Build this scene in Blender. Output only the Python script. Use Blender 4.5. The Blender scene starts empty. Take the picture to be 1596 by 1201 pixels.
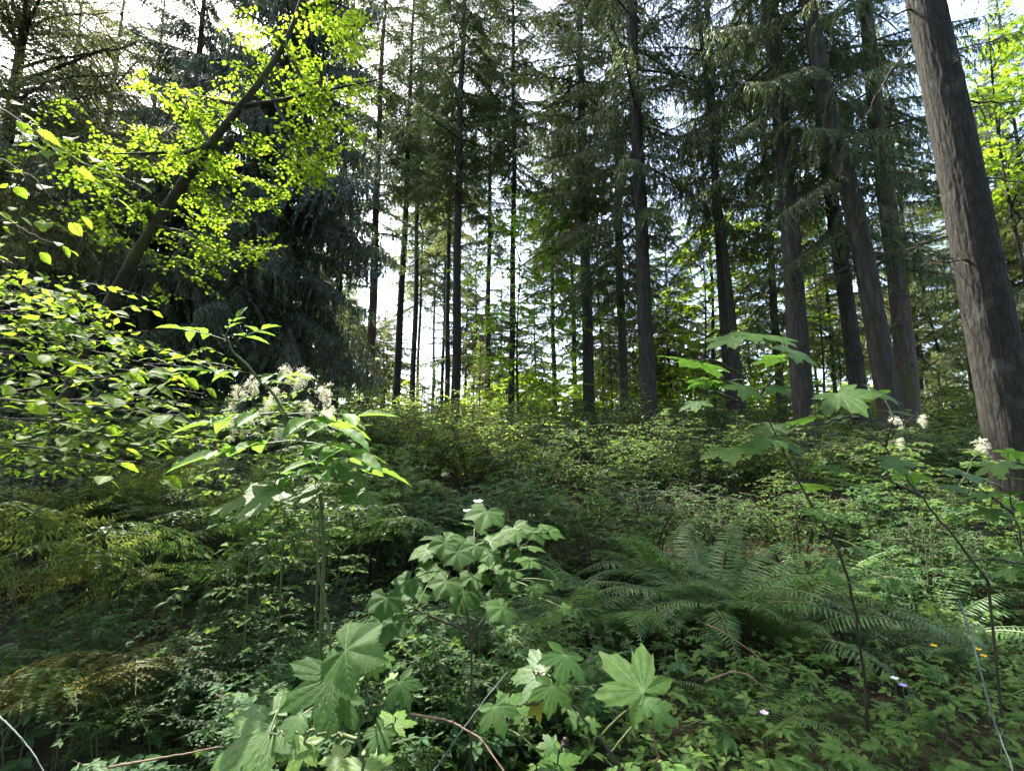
import bpy, math, random
import numpy as np
from mathutils import Matrix, Vector, noise

# ------------------------------------------------------------------ camera, light, exposure
scene = bpy.context.scene
COL = scene.collection
rng = np.random.default_rng(11)
random.seed(11)
FPX = 770.0                       # focal length in photograph pixels (1596 wide)
PITCH = math.radians(8.2)
CAM = np.array([0.0, 0.0, 1.62])
cam_data = bpy.data.cameras.new('camera')
cam_data.sensor_width = 36.0
cam_data.lens = 36.0 * FPX / 1596.0
cam_data.clip_start = 0.05
cam_data.clip_end = 3000.0
cam = bpy.data.objects.new('camera', cam_data)
cam.location = CAM
cam.rotation_euler = (math.radians(90) + PITCH, 0, 0)
COL.objects.link(cam)
scene.camera = cam

SUN_AZ = math.radians(-45.0)      # from +Y (away from the viewer), positive to the right
SUN_EL = math.radians(54.0)
world = bpy.data.worlds.new('World')
scene.world = world
world.use_nodes = True
wn = world.node_tree
sky = wn.nodes.new('ShaderNodeTexSky')
sky.sky_type = 'NISHITA'
sky.sun_disc = False
sky.sun_elevation = SUN_EL
sky.sun_rotation = SUN_AZ
sky.air_density = 1.0
sky.dust_density = 3.0
sky.ozone_density = 0.6
bg = wn.nodes['Background']
bg.inputs['Strength'].default_value = 0.15
wn.links.new(sky.outputs['Color'], bg.inputs['Color'])
sun_data = bpy.data.lights.new('sun', 'SUN')
sun_data.energy = 3.3
sun_data.angle = math.radians(0.5)
sun_data.color = (1.0, 0.95, 0.86)
sun = bpy.data.objects.new('sun', sun_data)
SUNV = Vector((math.sin(SUN_AZ) * math.cos(SUN_EL), math.cos(SUN_AZ) * math.cos(SUN_EL), math.sin(SUN_EL)))
sun.rotation_euler = (-SUNV).to_track_quat('-Z', 'Y').to_euler()
COL.objects.link(sun)
vs = scene.view_settings
vs.view_transform = 'Standard'
vs.look = 'None'
vs.exposure = 2.78
vs.gamma = 1.0
scene.render.engine = 'CYCLES'
cy = scene.cycles
cy.max_bounces = 5
cy.diffuse_bounces = 3
cy.glossy_bounces = 2
cy.transmission_bounces = 4
cy.use_adaptive_sampling = True
cy.adaptive_threshold = 0.03
cy.sample_clamp_indirect = 6.0
cy.use_denoising = True

# ------------------------------------------------------------------ placing helpers
def ray(px, py):
    x = (px - 798.0) / FPX
    y = -(py - 600.5) / FPX
    c, s = math.cos(PITCH), math.sin(PITCH)
    return np.array([x, c - y * s, s + y * c])
def at(px, py, Y):
    """world point seen at photograph pixel (px, py) standing Y metres ahead of the viewer"""
    d = ray(px, py)
    return CAM + d * (Y / d[1])
def sstep(t):
    t = np.clip(t, 0, 1)
    return t * t * (3 - 2 * t)
def ground_z(x, y):
    z = 0.75 * sstep((y - 3.4) / 7.0)
    z = z + 0.50 * sstep((y - 2.7) / 1.8) * sstep((-x + 0.1) / 2.2) * (1 - 0.6 * sstep((y - 7) / 8))   # bank on the left
    z = z + 0.10 * np.sin(x * 0.55 + 1.3) * np.sin(y * 0.42) + 0.05 * np.sin(x * 1.7 + y * 1.1)
    hol = np.exp(-(((x + 1.9) / 1.3) ** 2 + ((y - 2.5) / 0.7) ** 2))
    z = z - 0.25 * hol
    return z - 1.6 * sstep((y - 28) / 30)
def gz(x, y):
    return float(ground_z(np.float64(x), np.float64(y)))
def nrm(v):
    v = np.asarray(v, float)
    n = np.linalg.norm(v, axis=-1, keepdims=True)
    return v / np.maximum(n, 1e-9)
def frame(pos, x, up, s=1.0):
    X = nrm(x)
    Y = nrm(np.cross(up, X))
    Z = np.cross(X, Y)
    m = np.eye(4)
    if np.isscalar(s):
        s = (s, s, s)
    m[:3, 0] = X * s[0]; m[:3, 1] = Y * s[1]; m[:3, 2] = Z * s[2]; m[:3, 3] = pos
    return Matrix(m.tolist())

# ------------------------------------------------------------------ mesh builder
class MB:
    def __init__(self):
        self.v = []; self.f = []; self.n = 0
    def add(self, V, F, mat=0):
        V = np.asarray(V, np.float64).reshape(-1, 3)
        F = np.asarray(F, np.int64)
        self.v.append(V); self.f.append((F + self.n, mat)); self.n += len(V)
    def tube(self, pts, rad, n=6, mat=0):
        pts = np.asarray(pts, float); k = len(pts)
        rad = np.broadcast_to(np.asarray(rad, float), (k,))
        T = np.gradient(pts, axis=0); T = nrm(T)
        ref = np.array([0.0, 0, 1]) if abs(T[0][2]) < 0.9 else np.array([1.0, 0, 0])
        A = nrm(np.cross(T, ref)); B = np.cross(T, A)
        th = np.arange(n) * 2 * np.pi / n
        V = pts[:, None, :] + rad[:, None, None] * (np.cos(th)[None, :, None] * A[:, None, :] + np.sin(th)[None, :, None] * B[:, None, :])
        i = np.arange(k - 1)[:, None]; j = np.arange(n)[None, :]; j2 = (j + 1) % n
        F = np.stack([i * n + j, i * n + j2, (i + 1) * n + j2, (i + 1) * n + j], -1).reshape(-1, 4)
        self.add(V.reshape(-1, 3), F, mat)
    def blades(self, B, D, N, L, W, mat=0, mid=0.42):
        B = np.asarray(B, float); D = nrm(D); S = nrm(np.cross(D, N)); n = len(B)
        if n == 0: return
        L = np.broadcast_to(np.asarray(L, float), (n,))[:, None]
        W = np.broadcast_to(np.asarray(W, float), (n,))[:, None]
        V = np.stack([B, B + D * L * mid + S * W * .5, B + D * L, B + D * L * mid - S * W * .5], 1)
        F = (np.arange(n) * 4)[:, None] + np.arange(4)[None, :]
        self.add(V.reshape(-1, 3), F, mat)
    def cards(self, T, F, P, X, U, S, mat=0):
        """copies of a template (T verts, F faces) at P, tip along X, normal towards U, scale S"""
        P = np.asarray(P, float); n = len(P)
        if n == 0: return
        X = nrm(X); Y = nrm(np.cross(U, X)); Z = np.cross(X, Y)
        S = np.broadcast_to(np.asarray(S, float), (n,))
        R = np.stack([X, Y, Z], -1) * S[:, None, None]
        V = np.einsum('nij,kj->nki', R, T) + P[:, None, :]
        k = len(T)
        FF = (np.arange(n) * k)[:, None, None] + np.asarray(F)[None]
        self.add(V.reshape(-1, 3), FF.reshape(-1, FF.shape[-1]), mat)
    def mesh(self, name, mats, smooth=False):
        V = np.concatenate(self.v)
        me = bpy.data.meshes.new(name)
        idx = []; tot = []; mi = []
        for F, m in self.f:
            idx.append(F.reshape(-1)); tot.append(np.full(len(F), F.shape[1])); mi.append(np.full(len(F), m))
        idx = np.concatenate(idx); tot = np.concatenate(tot); mi = np.concatenate(mi)
        me.vertices.add(len(V)); me.vertices.foreach_set('co', V.astype(np.float32).ravel())
        me.loops.add(len(idx)); me.loops.foreach_set('vertex_index', idx.astype(np.int32))
        me.polygons.add(len(tot))
        me.polygons.foreach_set('loop_start', (np.cumsum(tot) - tot).astype(np.int32))
        me.polygons.foreach_set('loop_total', tot.astype(np.int32))
        me.polygons.foreach_set('material_index', mi.astype(np.int32))
        me.polygons.foreach_set('use_smooth', np.full(len(tot), smooth))
        for m in mats: me.materials.append(m)
        me.update(calc_edges=True)
        return me

def link(name, me, parent=None, mat=None):
    o = bpy.data.objects.new(name, me)
    COL.objects.link(o)
    if parent is not None: o.parent = parent
    if mat is not None: o.matrix_basis = mat
    return o
def tag(o, label=None, cat=None, group=None, kind=None):
    if label: o['label'] = label
    if cat: o['category'] = cat
    if group: o['group'] = group
    if kind: o['kind'] = kind
    return o
def thing(name, label, cat, loc, group=None):
    o = bpy.data.objects.new(name, None)
    o.empty_display_size = 0.2
    COL.objects.link(o)
    o.location = loc
    return tag(o, label, cat, group)

# ------------------------------------------------------------------ materials
def node(nt, typ, **kw):
    n = nt.nodes.new(typ)
    for k, v in kw.items(): setattr(n, k, v)
    return n
def leaf_mat(name, ca, cb, tr, fac=0.45, rough=0.5, spec=0.35, spots=None):
    m = bpy.data.materials.new(name); m.use_nodes = True
    nt = m.node_tree; nt.nodes.clear(); L = nt.links.new
    out = node(nt, 'ShaderNodeOutputMaterial')
    geo = node(nt, 'ShaderNodeNewGeometry'); oi = node(nt, 'ShaderNodeObjectInfo')
    add = node(nt, 'ShaderNodeMath', operation='ADD'); L(geo.outputs['Random Per Island'], add.inputs[0]); L(oi.outputs['Random'], add.inputs[1])
    fr = node(nt, 'ShaderNodeMath', operation='MULTIPLY'); L(add.outputs[0], fr.inputs[0]); fr.inputs[1].default_value = 0.5
    ramp = node(nt, 'ShaderNodeValToRGB')
    ramp.color_ramp.elements[0].position = 0.12; ramp.color_ramp.elements[0].color = (*ca, 1)
    ramp.color_ramp.elements[1].position = 0.88; ramp.color_ramp.elements[1].color = (*cb, 1)
    L(fr.outputs[0], ramp.inputs[0])
    tc = node(nt, 'ShaderNodeTexCoord')
    nz = node(nt, 'ShaderNodeTexNoise'); nz.inputs['Scale'].default_value = 9.0; nz.inputs['Detail'].default_value = 3.0
    L(tc.outputs['Object'], nz.inputs['Vector'])
    mr = node(nt, 'ShaderNodeMapRange'); mr.inputs[1].default_value = 0.3; mr.inputs[2].default_value = 0.7; mr.inputs[3].default_value = 0.72; mr.inputs[4].default_value = 1.25
    L(nz.outputs['Fac'], mr.inputs[0])
    mul = node(nt, 'ShaderNodeMix', data_type='RGBA', blend_type='MULTIPLY'); mul.inputs[0].default_value = 1.0
    L(ramp.outputs[0], mul.inputs[6]); L(mr.outputs[0], mul.inputs[7])
    col = mul.outputs[2]
    if spots:
        n2 = node(nt, 'ShaderNodeTexNoise'); n2.inputs['Scale'].default_value = spots[1]; n2.inputs['Detail'].default_value = 4.0
        L(tc.outputs['Object'], n2.inputs['Vector'])
        r2 = node(nt, 'ShaderNodeMapRange'); r2.inputs[1].default_value = spots[2]; r2.inputs[2].default_value = spots[2] + 0.08
        L(n2.outputs['Fac'], r2.inputs[0])
        mx = node(nt, 'ShaderNodeMix', data_type='RGBA'); L(r2.outputs[0], mx.inputs[0]); L(col, mx.inputs[6]); mx.inputs[7].default_value = (*spots[0], 1)
        col = mx.outputs[2]
    p = node(nt, 'ShaderNodeBsdfPrincipled')
    L(col, p.inputs['Base Color'])
    p.inputs['Roughness'].default_value = rough
    p.inputs['Specular IOR Level'].default_value = spec
    t = node(nt, 'ShaderNodeBsdfTranslucent')
    tm = node(nt, 'ShaderNodeMix', data_type='RGBA', blend_type='MULTIPLY'); tm.inputs[0].default_value = 0.75
    tm.inputs[6].default_value = (*tr, 1); L(mr.outputs[0], tm.inputs[7]); L(tm.outputs[2], t.inputs['Color'])
    mix = node(nt, 'ShaderNodeMixShader'); mix.inputs[0].default_value = fac
    L(p.outputs[0], mix.inputs[1]); L(t.outputs[0], mix.inputs[2]); L(mix.outputs[0], out.inputs['Surface'])
    return m
def bark_mat(name, ca, cb, scale=(14, 14, 2.4), bump=0.02, moss=None, lichen=0.0):
    m = bpy.data.materials.new(name); m.use_nodes = True
    nt = m.node_tree; L = nt.links.new
    p = nt.nodes['Principled BSDF']; p.inputs['Roughness'].default_value = 0.9; p.inputs['Specular IOR Level'].default_value = 0.15
    tc = node(nt, 'ShaderNodeTexCoord'); mp = node(nt, 'ShaderNodeMapping'); mp.inputs['Scale'].default_value = scale
    L(tc.outputs['Object'], mp.inputs['Vector'])
    n1 = node(nt, 'ShaderNodeTexNoise'); n1.inputs['Scale'].default_value = 1.0; n1.inputs['Detail'].default_value = 7.0; n1.inputs['Roughness'].default_value = 0.65
    L(mp.outputs[0], n1.inputs['Vector'])
    vo = node(nt, 'ShaderNodeTexVoronoi', feature='DISTANCE_TO_EDGE'); vo.inputs['Scale'].default_value = 0.9
    mixv = node(nt, 'ShaderNodeMix', data_type='RGBA'); mixv.inputs[0].default_value = 0.6
    L(mp.outputs[0], mixv.inputs[6]); L(n1.outputs['Color'], mixv.inputs[7]); L(mixv.outputs[2], vo.inputs['Vector'])
    vr = node(nt, 'ShaderNodeMapRange'); vr.inputs[1].default_value = 0.0; vr.inputs[2].default_value = 0.30; vr.inputs[3].default_value = 0.55; L(vo.outputs['Distance'], vr.inputs[0])
    h = node(nt, 'ShaderNodeMath', operation='MULTIPLY'); L(vr.outputs[0], h.inputs[0]); L(n1.outputs['Fac'], h.inputs[1])
    ramp = node(nt, 'ShaderNodeValToRGB')
    ramp.color_ramp.elements[0].position = 0.05; ramp.color_ramp.elements[0].color = (*ca, 1)
    ramp.color_ramp.elements[1].position = 0.6; ramp.color_ramp.elements[1].color = (*cb, 1)
    L(h.outputs[0], ramp.inputs[0])
    col = ramp.outputs[0]
    if moss:
        n3 = node(nt, 'ShaderNodeTexNoise'); n3.inputs['Scale'].default_value = 2.3; n3.inputs['Detail'].default_value = 6.0
        L(tc.outputs['Object'], n3.inputs['Vector'])
        r3 = node(nt, 'ShaderNodeMapRange'); r3.inputs[1].default_value = moss[1]; r3.inputs[2].default_value = moss[1] + 0.15; L(n3.outputs['Fac'], r3.inputs[0])
        mx = node(nt, 'ShaderNodeMix', data_type='RGBA'); L(r3.outputs[0], mx.inputs[0]); L(col, mx.inputs[6]); mx.inputs[7].default_value = (*moss[0], 1)
        col = mx.outputs[2]
    L(col, p.inputs['Base Color'])
    b = node(nt, 'ShaderNodeBump'); b.inputs['Distance'].default_value = bump; b.inputs['Strength'].default_value = 0.9
    L(h.outputs[0], b.inputs['Height']); L(b.outputs[0], p.inputs['Normal'])
    return m
def plain_mat(name, ca, cb, scale=12.0, rough=0.8):
    m = bpy.data.materials.new(name); m.use_nodes = True
    nt = m.node_tree; L = nt.links.new
    p = nt.nodes['Principled BSDF']; p.inputs['Roughness'].default_value = rough; p.inputs['Specular IOR Level'].default_value = 0.25
    tc = node(nt, 'ShaderNodeTexCoord'); n1 = node(nt, 'ShaderNodeTexNoise'); n1.inputs['Scale'].default_value = scale; n1.inputs['Detail'].default_value = 5.0
    L(tc.outputs['Object'], n1.inputs['Vector'])
    ramp = node(nt, 'ShaderNodeValToRGB')
    ramp.color_ramp.elements[0].position = 0.3; ramp.color_ramp.elements[0].color = (*ca, 1)
    ramp.color_ramp.elements[1].position = 0.7; ramp.color_ramp.elements[1].color = (*cb, 1)
    L(n1.outputs['Fac'], ramp.inputs[0]); L(ramp.outputs[0], p.inputs['Base Color'])
    return m

M = {}
M['fir'] = leaf_mat('fir_needles', (0.033, 0.068, 0.022), (0.066, 0.114, 0.032), (0.16, 0.22, 0.05), 0.34, 0.5, 0.3)
M['fir_light'] = leaf_mat('fir_needles_fresh', (0.055, 0.085, 0.032), (0.105, 0.135, 0.042), (0.26, 0.30, 0.07), 0.42, 0.5, 0.3)
M['cedar'] = leaf_mat('cedar_sprays', (0.042, 0.066, 0.042), (0.088, 0.120, 0.074), (0.13, 0.18, 0.08), 0.3, 0.42, 0.45)
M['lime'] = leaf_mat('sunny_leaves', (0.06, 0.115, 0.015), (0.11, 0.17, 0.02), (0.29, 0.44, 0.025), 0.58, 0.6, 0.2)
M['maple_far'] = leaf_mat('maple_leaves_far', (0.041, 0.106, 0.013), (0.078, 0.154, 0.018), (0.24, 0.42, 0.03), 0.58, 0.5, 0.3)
M['shrub'] = leaf_mat('shrub_leaves', (0.035, 0.085, 0.022), (0.074, 0.138, 0.032), (0.17, 0.27, 0.045), 0.42, 0.62, 0.18)
M['shrub_y'] = leaf_mat('shrub_leaves_sun_yellow', (0.070, 0.125, 0.026), (0.13, 0.190, 0.042), (0.28, 0.40, 0.06), 0.48, 0.62, 0.18)  # brighter, yellower shrub green: sunlight, mainly of the clearing, put into the colour
M['shrub_b'] = leaf_mat('shrub_leaves_bluish', (0.028, 0.076, 0.029), (0.061, 0.125, 0.042), (0.13, 0.23, 0.05), 0.38, 0.62, 0.18)
M['maple'] = leaf_mat('maple_leaf_blade', (0.022, 0.064, 0.014), (0.058, 0.116, 0.022), (0.16, 0.34, 0.04), 0.42, 0.55, 0.2, ((0.10, 0.075, 0.03), 15.0, 0.66))
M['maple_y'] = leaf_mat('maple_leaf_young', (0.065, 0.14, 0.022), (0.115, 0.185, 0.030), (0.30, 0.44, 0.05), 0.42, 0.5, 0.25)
M['maple_o'] = leaf_mat('maple_leaf_turning', (0.22, 0.24, 0.02), (0.30, 0.20, 0.03), (0.4, 0.4, 0.04), 0.42, 0.45, 0.3)
M['thimble'] = leaf_mat('thimbleberry_leaf_blade', (0.024, 0.064, 0.015), (0.054, 0.104, 0.022), (0.15, 0.31, 0.05), 0.4, 0.65, 0.15, ((0.09, 0.07, 0.03), 13.0, 0.68))
M['hazel'] = leaf_mat('hazel_leaf_blade', (0.052, 0.105, 0.014), (0.095, 0.155, 0.020), (0.28, 0.45, 0.03), 0.55, 0.65, 0.15)
M['elder'] = leaf_mat('elder_leaf_blade', (0.041, 0.117, 0.016), (0.072, 0.154, 0.020), (0.20, 0.38, 0.04), 0.45, 0.6, 0.18)
M['bramble'] = leaf_mat('bramble_leaf_blade', (0.046, 0.106, 0.024), (0.092, 0.164, 0.032), (0.18, 0.29, 0.05), 0.38, 0.62, 0.18)
M['cover'] = leaf_mat('ground_cover_leaves', (0.037, 0.090, 0.020), (0.092, 0.159, 0.030), (0.17, 0.27, 0.05), 0.38, 0.62, 0.18)
M['sword'] = leaf_mat('sword_fern_blade', (0.037, 0.093, 0.024), (0.072, 0.140, 0.033), (0.16, 0.28, 0.05), 0.36, 0.42, 0.35)
M['bracken'] = leaf_mat('bracken_blade', (0.048, 0.093, 0.022), (0.090, 0.133, 0.029), (0.20, 0.26, 0.045), 0.4, 0.75, 0.08)
M['bracken_gold'] = leaf_mat('bracken_blade_golden', (0.060, 0.072, 0.022), (0.115, 0.082, 0.028), (0.22, 0.19, 0.05), 0.38, 0.75, 0.08)
M['dead_frond'] = leaf_mat('dead_frond', (0.075, 0.050, 0.030), (0.15, 0.095, 0.050), (0.12, 0.08, 0.03), 0.2, 0.8, 0.1)
M['litter'] = leaf_mat('fallen_leaves', (0.045, 0.030, 0.018), (0.13, 0.085, 0.045), (0.1, 0.06, 0.03), 0.15, 0.85, 0.1)
M['vein'] = plain_mat('leaf_vein', (0.060, 0.118, 0.036), (0.085, 0.145, 0.048), 20.0, 0.5)
M['bark'] = bark_mat('conifer_bark', (0.011, 0.0098, 0.0075), (0.066, 0.059, 0.045), (24, 24, 4.2), 0.03)
M['bark_red'] = bark_mat('conifer_bark_reddish', (0.035, 0.020, 0.014), (0.135, 0.082, 0.058), (18, 18, 2.0), 0.02)
M['bark_big'] = bark_mat('conifer_bark_furrowed', (0.008, 0.0078, 0.0062), (0.046, 0.043, 0.034), (40, 40, 11.0), 0.03, ((0.085, 0.088, 0.074), 0.60))
M['bark_moss'] = bark_mat('conifer_bark_mossy', (0.026, 0.022, 0.017), (0.105, 0.088, 0.068), (24, 24, 4.2), 0.028, ((0.050, 0.062, 0.022), 0.50))
M['bark_lean'] = bark_mat('leaning_tree_bark', (0.022, 0.019, 0.014), (0.070, 0.060, 0.044), (22, 22, 9), 0.012, ((0.062, 0.070, 0.022), 0.50))
M['twig'] = plain_mat('dry_twig', (0.035, 0.027, 0.020), (0.075, 0.056, 0.040), 30.0)
M['cane'] = plain_mat('brown_cane', (0.085, 0.052, 0.032), (0.15, 0.10, 0.062), 25.0, 0.6)
M['bluecane'] = plain_mat('bluish_cane', (0.034, 0.052, 0.045), (0.055, 0.078, 0.068), 25.0, 0.6)
M['stem'] = plain_mat('green_stem', (0.050, 0.075, 0.026), (0.085, 0.105, 0.038), 30.0, 0.55)
M['stem_dark'] = plain_mat('dark_stem', (0.026, 0.022, 0.016), (0.052, 0.040, 0.028), 30.0, 0.6)
M['flower'] = leaf_mat('cream_blossom', (0.70, 0.67, 0.50), (0.82, 0.80, 0.66), (0.7, 0.68, 0.5), 0.35, 0.7, 0.1)
M['white_petal'] = leaf_mat('white_petal', (0.75, 0.75, 0.74), (0.82, 0.82, 0.80), (0.7, 0.7, 0.66), 0.3, 0.6, 0.2)
M['yellow_petal'] = leaf_mat('yellow_petal', (0.70, 0.40, 0.02), (0.78, 0.50, 0.03), (0.7, 0.45, 0.02), 0.3, 0.5, 0.2)
M['violet_petal'] = leaf_mat('violet_petal', (0.32, 0.25, 0.66), (0.46, 0.34, 0.70), (0.4, 0.3, 0.7), 0.3, 0.6, 0.2)

# ------------------------------------------------------------------ ground
def ground_material():
    m = bpy.data.materials.new('forest_soil'); m.use_nodes = True
    nt = m.node_tree; L = nt.links.new
    p = nt.nodes['Principled BSDF']; p.inputs['Roughness'].default_value = 0.95; p.inputs['Specular IOR Level'].default_value = 0.1
    tc = node(nt, 'ShaderNodeTexCoord')
    n1 = node(nt, 'ShaderNodeTexNoise'); n1.inputs['Scale'].default_value = 5.0; n1.inputs['Detail'].default_value = 9.0; n1.inputs['Roughness'].default_value = 0.7
    L(tc.outputs['Object'], n1.inputs['Vector'])
    ramp = node(nt, 'ShaderNodeValToRGB')
    e = ramp.color_ramp.elements
    e[0].position = 0.32; e[0].color = (0.014, 0.011, 0.008, 1)
    e[1].position = 0.72; e[1].color = (0.085, 0.060, 0.036, 1)
    k = e.new(0.52); k.color = (0.036, 0.027, 0.017, 1)
    L(n1.outputs['Fac'], ramp.inputs[0])
    n2 = node(nt, 'ShaderNodeTexNoise'); n2.inputs['Scale'].default_value = 0.9; n2.inputs['Detail'].default_value = 5.0
    L(tc.outputs['Object'], n2.inputs['Vector'])
    r2 = node(nt, 'ShaderNodeMapRange'); r2.inputs[1].default_value = 0.45; r2.inputs[2].default_value = 0.6; L(n2.outputs['Fac'], r2.inputs[0])
    mx = node(nt, 'ShaderNodeMix', data_type='RGBA'); L(r2.outputs[0], mx.inputs[0]); L(ramp.outputs[0], mx.inputs[6]); mx.inputs[7].default_value = (0.030, 0.045, 0.014, 1)
    L(mx.outputs[2], p.inputs['Base Color'])
    b = node(nt, 'ShaderNodeBump'); b.inputs['Distance'].default_value = 0.05; L(n1.outputs['Fac'], b.inputs['Height']); L(b.outputs[0], p.inputs['Normal'])
    return m
gx = np.concatenate([np.linspace(-900, -60, 12)[:-1], np.linspace(-60, -14, 24)[:-1], np.linspace(-14, 14, 141), np.linspace(14, 60, 24)[1:], np.linspace(60, 900, 12)[1:]])
gy = np.concatenate([np.linspace(-300, -8, 8)[:-1], np.linspace(-8, 20, 141), np.linspace(20, 90, 36)[1:], np.linspace(90, 1500, 12)[1:]])
GX, GY = np.meshgrid(gx, gy)
b = MB()
nx, ny = len(gx), len(gy)
ii, jj = np.meshgrid(np.arange(ny - 1), np.arange(nx - 1), indexing='ij')
b.add(np.stack([GX, GY, ground_z(GX, GY)], -1), np.stack([ii * nx + jj, ii * nx + jj + 1, (ii + 1) * nx + jj + 1, (ii + 1) * nx + jj], -1).reshape(-1, 4))
tag(link('ground', b.mesh('ground', [ground_material()], True)), 'dark brown forest floor under the ferns and shrubs', kind='structure')

# ------------------------------------------------------------------ conifers
def conifer_branch(seed, hang, mats, spread=1.0, step=0.0115, tw=(0.034, 0.060), wd=0.0085, nsec=46, start=0.10):
    r = np.random.default_rng(seed)
    b = MB()
    t = np.linspace(0, 1, 14)
    wob = r.normal(0, 0.010, (14, 2)).cumsum(0) * t[:, None]
    axis = np.stack([t, wob[:, 0], 0.05 * t - 0.22 * t ** 2 + 0.10 * t ** 3.5 + wob[:, 1]], -1)
    b.tube(axis, 0.011 * (1 - t) ** 0.8 + 0.0012, 5, 1)
    side = 1
    for i in range(nsec):
        tt = start + (1 - start) * (i + r.uniform(0, .9)) / nsec
        side = -side
        P = np.array([np.interp(tt, t, axis[:, k]) for k in range(3)])
        ln = (0.34 * (1 - tt) ** 0.75 * min(1, 0.45 + tt * 2.2) + 0.05) * r.uniform(0.6, 1.2) * spread
        a = math.radians(r.uniform(38, 68))
        d0 = np.array([math.cos(a), side * math.sin(a), r.uniform(-.15, .1)])
        s = np.linspace(0, 1, 7)
        h = hang * r.uniform(0.6, 1.2)
        cur = P + ln * (s[:, None] * d0 * (1 - 0.35 * h * s[:, None]) + np.array([0, 0, -1.0]) * (h * s ** 1.7)[:, None])
        b.tube(cur, 0.0028 * (1 - s) + 0.0006, 3, 1)
        n = max(4, int(ln / step))
        u = r.uniform(0.04, 1.0, n * 2)
        base = np.stack([np.interp(u, s, cur[:, k]) for k in range(3)], -1)
        tan = nrm(np.stack([np.interp(u, s, np.gradient(cur[:, k])) for k in range(3)], -1))
        lat = nrm(np.cross(tan, np.array([0, 0, 1.0]) + r.normal(0, .25, (len(u), 3))))
        sg = np.where(r.random(len(u)) < .5, -1.0, 1.0)[:, None]
        D = tan * 0.7 + lat * sg * r.uniform(0.3, 0.9, (len(u), 1)) + np.array([0, 0, -1.0]) * (0.25 + 0.75 * hang) * r.uniform(0.1, 1, (len(u), 1))
        N = nrm(r.normal(0, 1, (len(u), 3)) + np.array([0, 0, .8]))
        Lb = r.uniform(*tw, len(u)) * (1.1 - 0.5 * u)
        b.blades(base, D, N, Lb, wd * r.uniform(.7, 1.4, len(u)), 0)
        m = n // 3
        pick = r.integers(0, len(u), m)
        tip = base[pick] + nrm(D[pick]) * Lb[pick][:, None] * 0.75
        b.blades(tip, D[pick] + r.normal(0, .5, (m, 3)) + np.array([0, 0, -.5 * hang]), N[pick], Lb[pick] * .8, wd * .8, 0)
    return b.mesh('conifer_branch', mats)

BR = {
    'fir': [conifer_branch(100 + k, 0.55, [M['fir'], M['twig']]) for k in range(4)],
    'fir_light': [conifer_branch(120 + k, 0.35, [M['fir_light'], M['twig']], nsec=40) for k in range(3)],
    'hang': [conifer_branch(140 + k, 1.05, [M['fir'], M['twig']], 1.15, 0.0115, (0.030, 0.056), 0.0060, 42, 0.08) for k in range(4)],
    'lacy': [conifer_branch(180 + k, 0.75, [M['fir_light'], M['twig']], 1.1, 0.012, (0.020, 0.038), 0.0042, 44, 0.08) for k in range(3)],
    'cedar': [conifer_branch(160 + k, 1.35, [M['cedar'], M['twig']], 1.1, 0.009, (0.036, 0.066), 0.0105, 58, 0.04) for k in range(4)],
}
def bare_branch(seed):
    r = np.random.default_rng(seed); b = MB()
    t = np.linspace(0, 1, 12); w = r.normal(0, .018, (12, 2)).cumsum(0)
    ax = np.stack([t, w[:, 0], w[:, 1] - .22 * t ** 1.6], -1); b.tube(ax, 0.014 * (1 - t) + 0.002, 5)
    for i in range(13):
        tt = r.uniform(.15, 1); P = np.array([np.interp(tt, t, ax[:, k]) for k in range(3)])
        s = np.linspace(0, 1, 6); ln = r.uniform(.1, .34) * (1.15 - tt)
        d = np.array([r.uniform(.3, 1), r.choice([-1, 1]) * r.uniform(.4, 1), r.uniform(-.7, .2)])
        cur = P + s[:, None] * ln * nrm(d) + np.cumsum(r.normal(0, .006, (6, 3)), 0)
        b.tube(cur, 0.0045 * (1 - s) + 0.001, 3)
        for q in range(2):
            P2 = cur[r.integers(2, 5)]
            b.tube(P2 + s[:, None] * ln * .4 * nrm(d + r.normal(0, .8, 3)), 0.002 * (1 - s) + 0.0006, 3)
    return b.mesh('bare_branch', [M['twig']])
BARE = [bare_branch(200 + k) for k in range(4)]
def leader_mesh(mat):
    r = np.random.default_rng(5); b = MB()
    b.tube([(0, 0, 0), (0, 0, .6), (0.02, 0, 1)], [0.03, 0.015, 0.003], 5, 1)
    n = 900; z = r.uniform(0, 1, n); a = r.uniform(0, 6.283, n)
    D = np.stack([np.cos(a), np.sin(a), r.uniform(-.4, .3, n)], -1); ln = .32 * (1 - z) + .05
    q = r.uniform(0, 1, n)
    b.blades(np.stack([0 * z, 0 * z, z], -1) + D * (ln * q)[:, None], D + r.normal(0, .3, (n, 3)), r.normal(0, 1, (n, 3)), .09, .018, 0)
    return b.mesh('conifer_leader', [mat, M['twig']])
LEADER = {'fir': leader_mesh(M['fir']), 'fir_light': leader_mesh(M['fir_light']), 'cedar': leader_mesh(M['cedar'])}
LEADER['hang'] = LEADER['fir']; LEADER['lacy'] = LEADER['fir_light']

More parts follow.
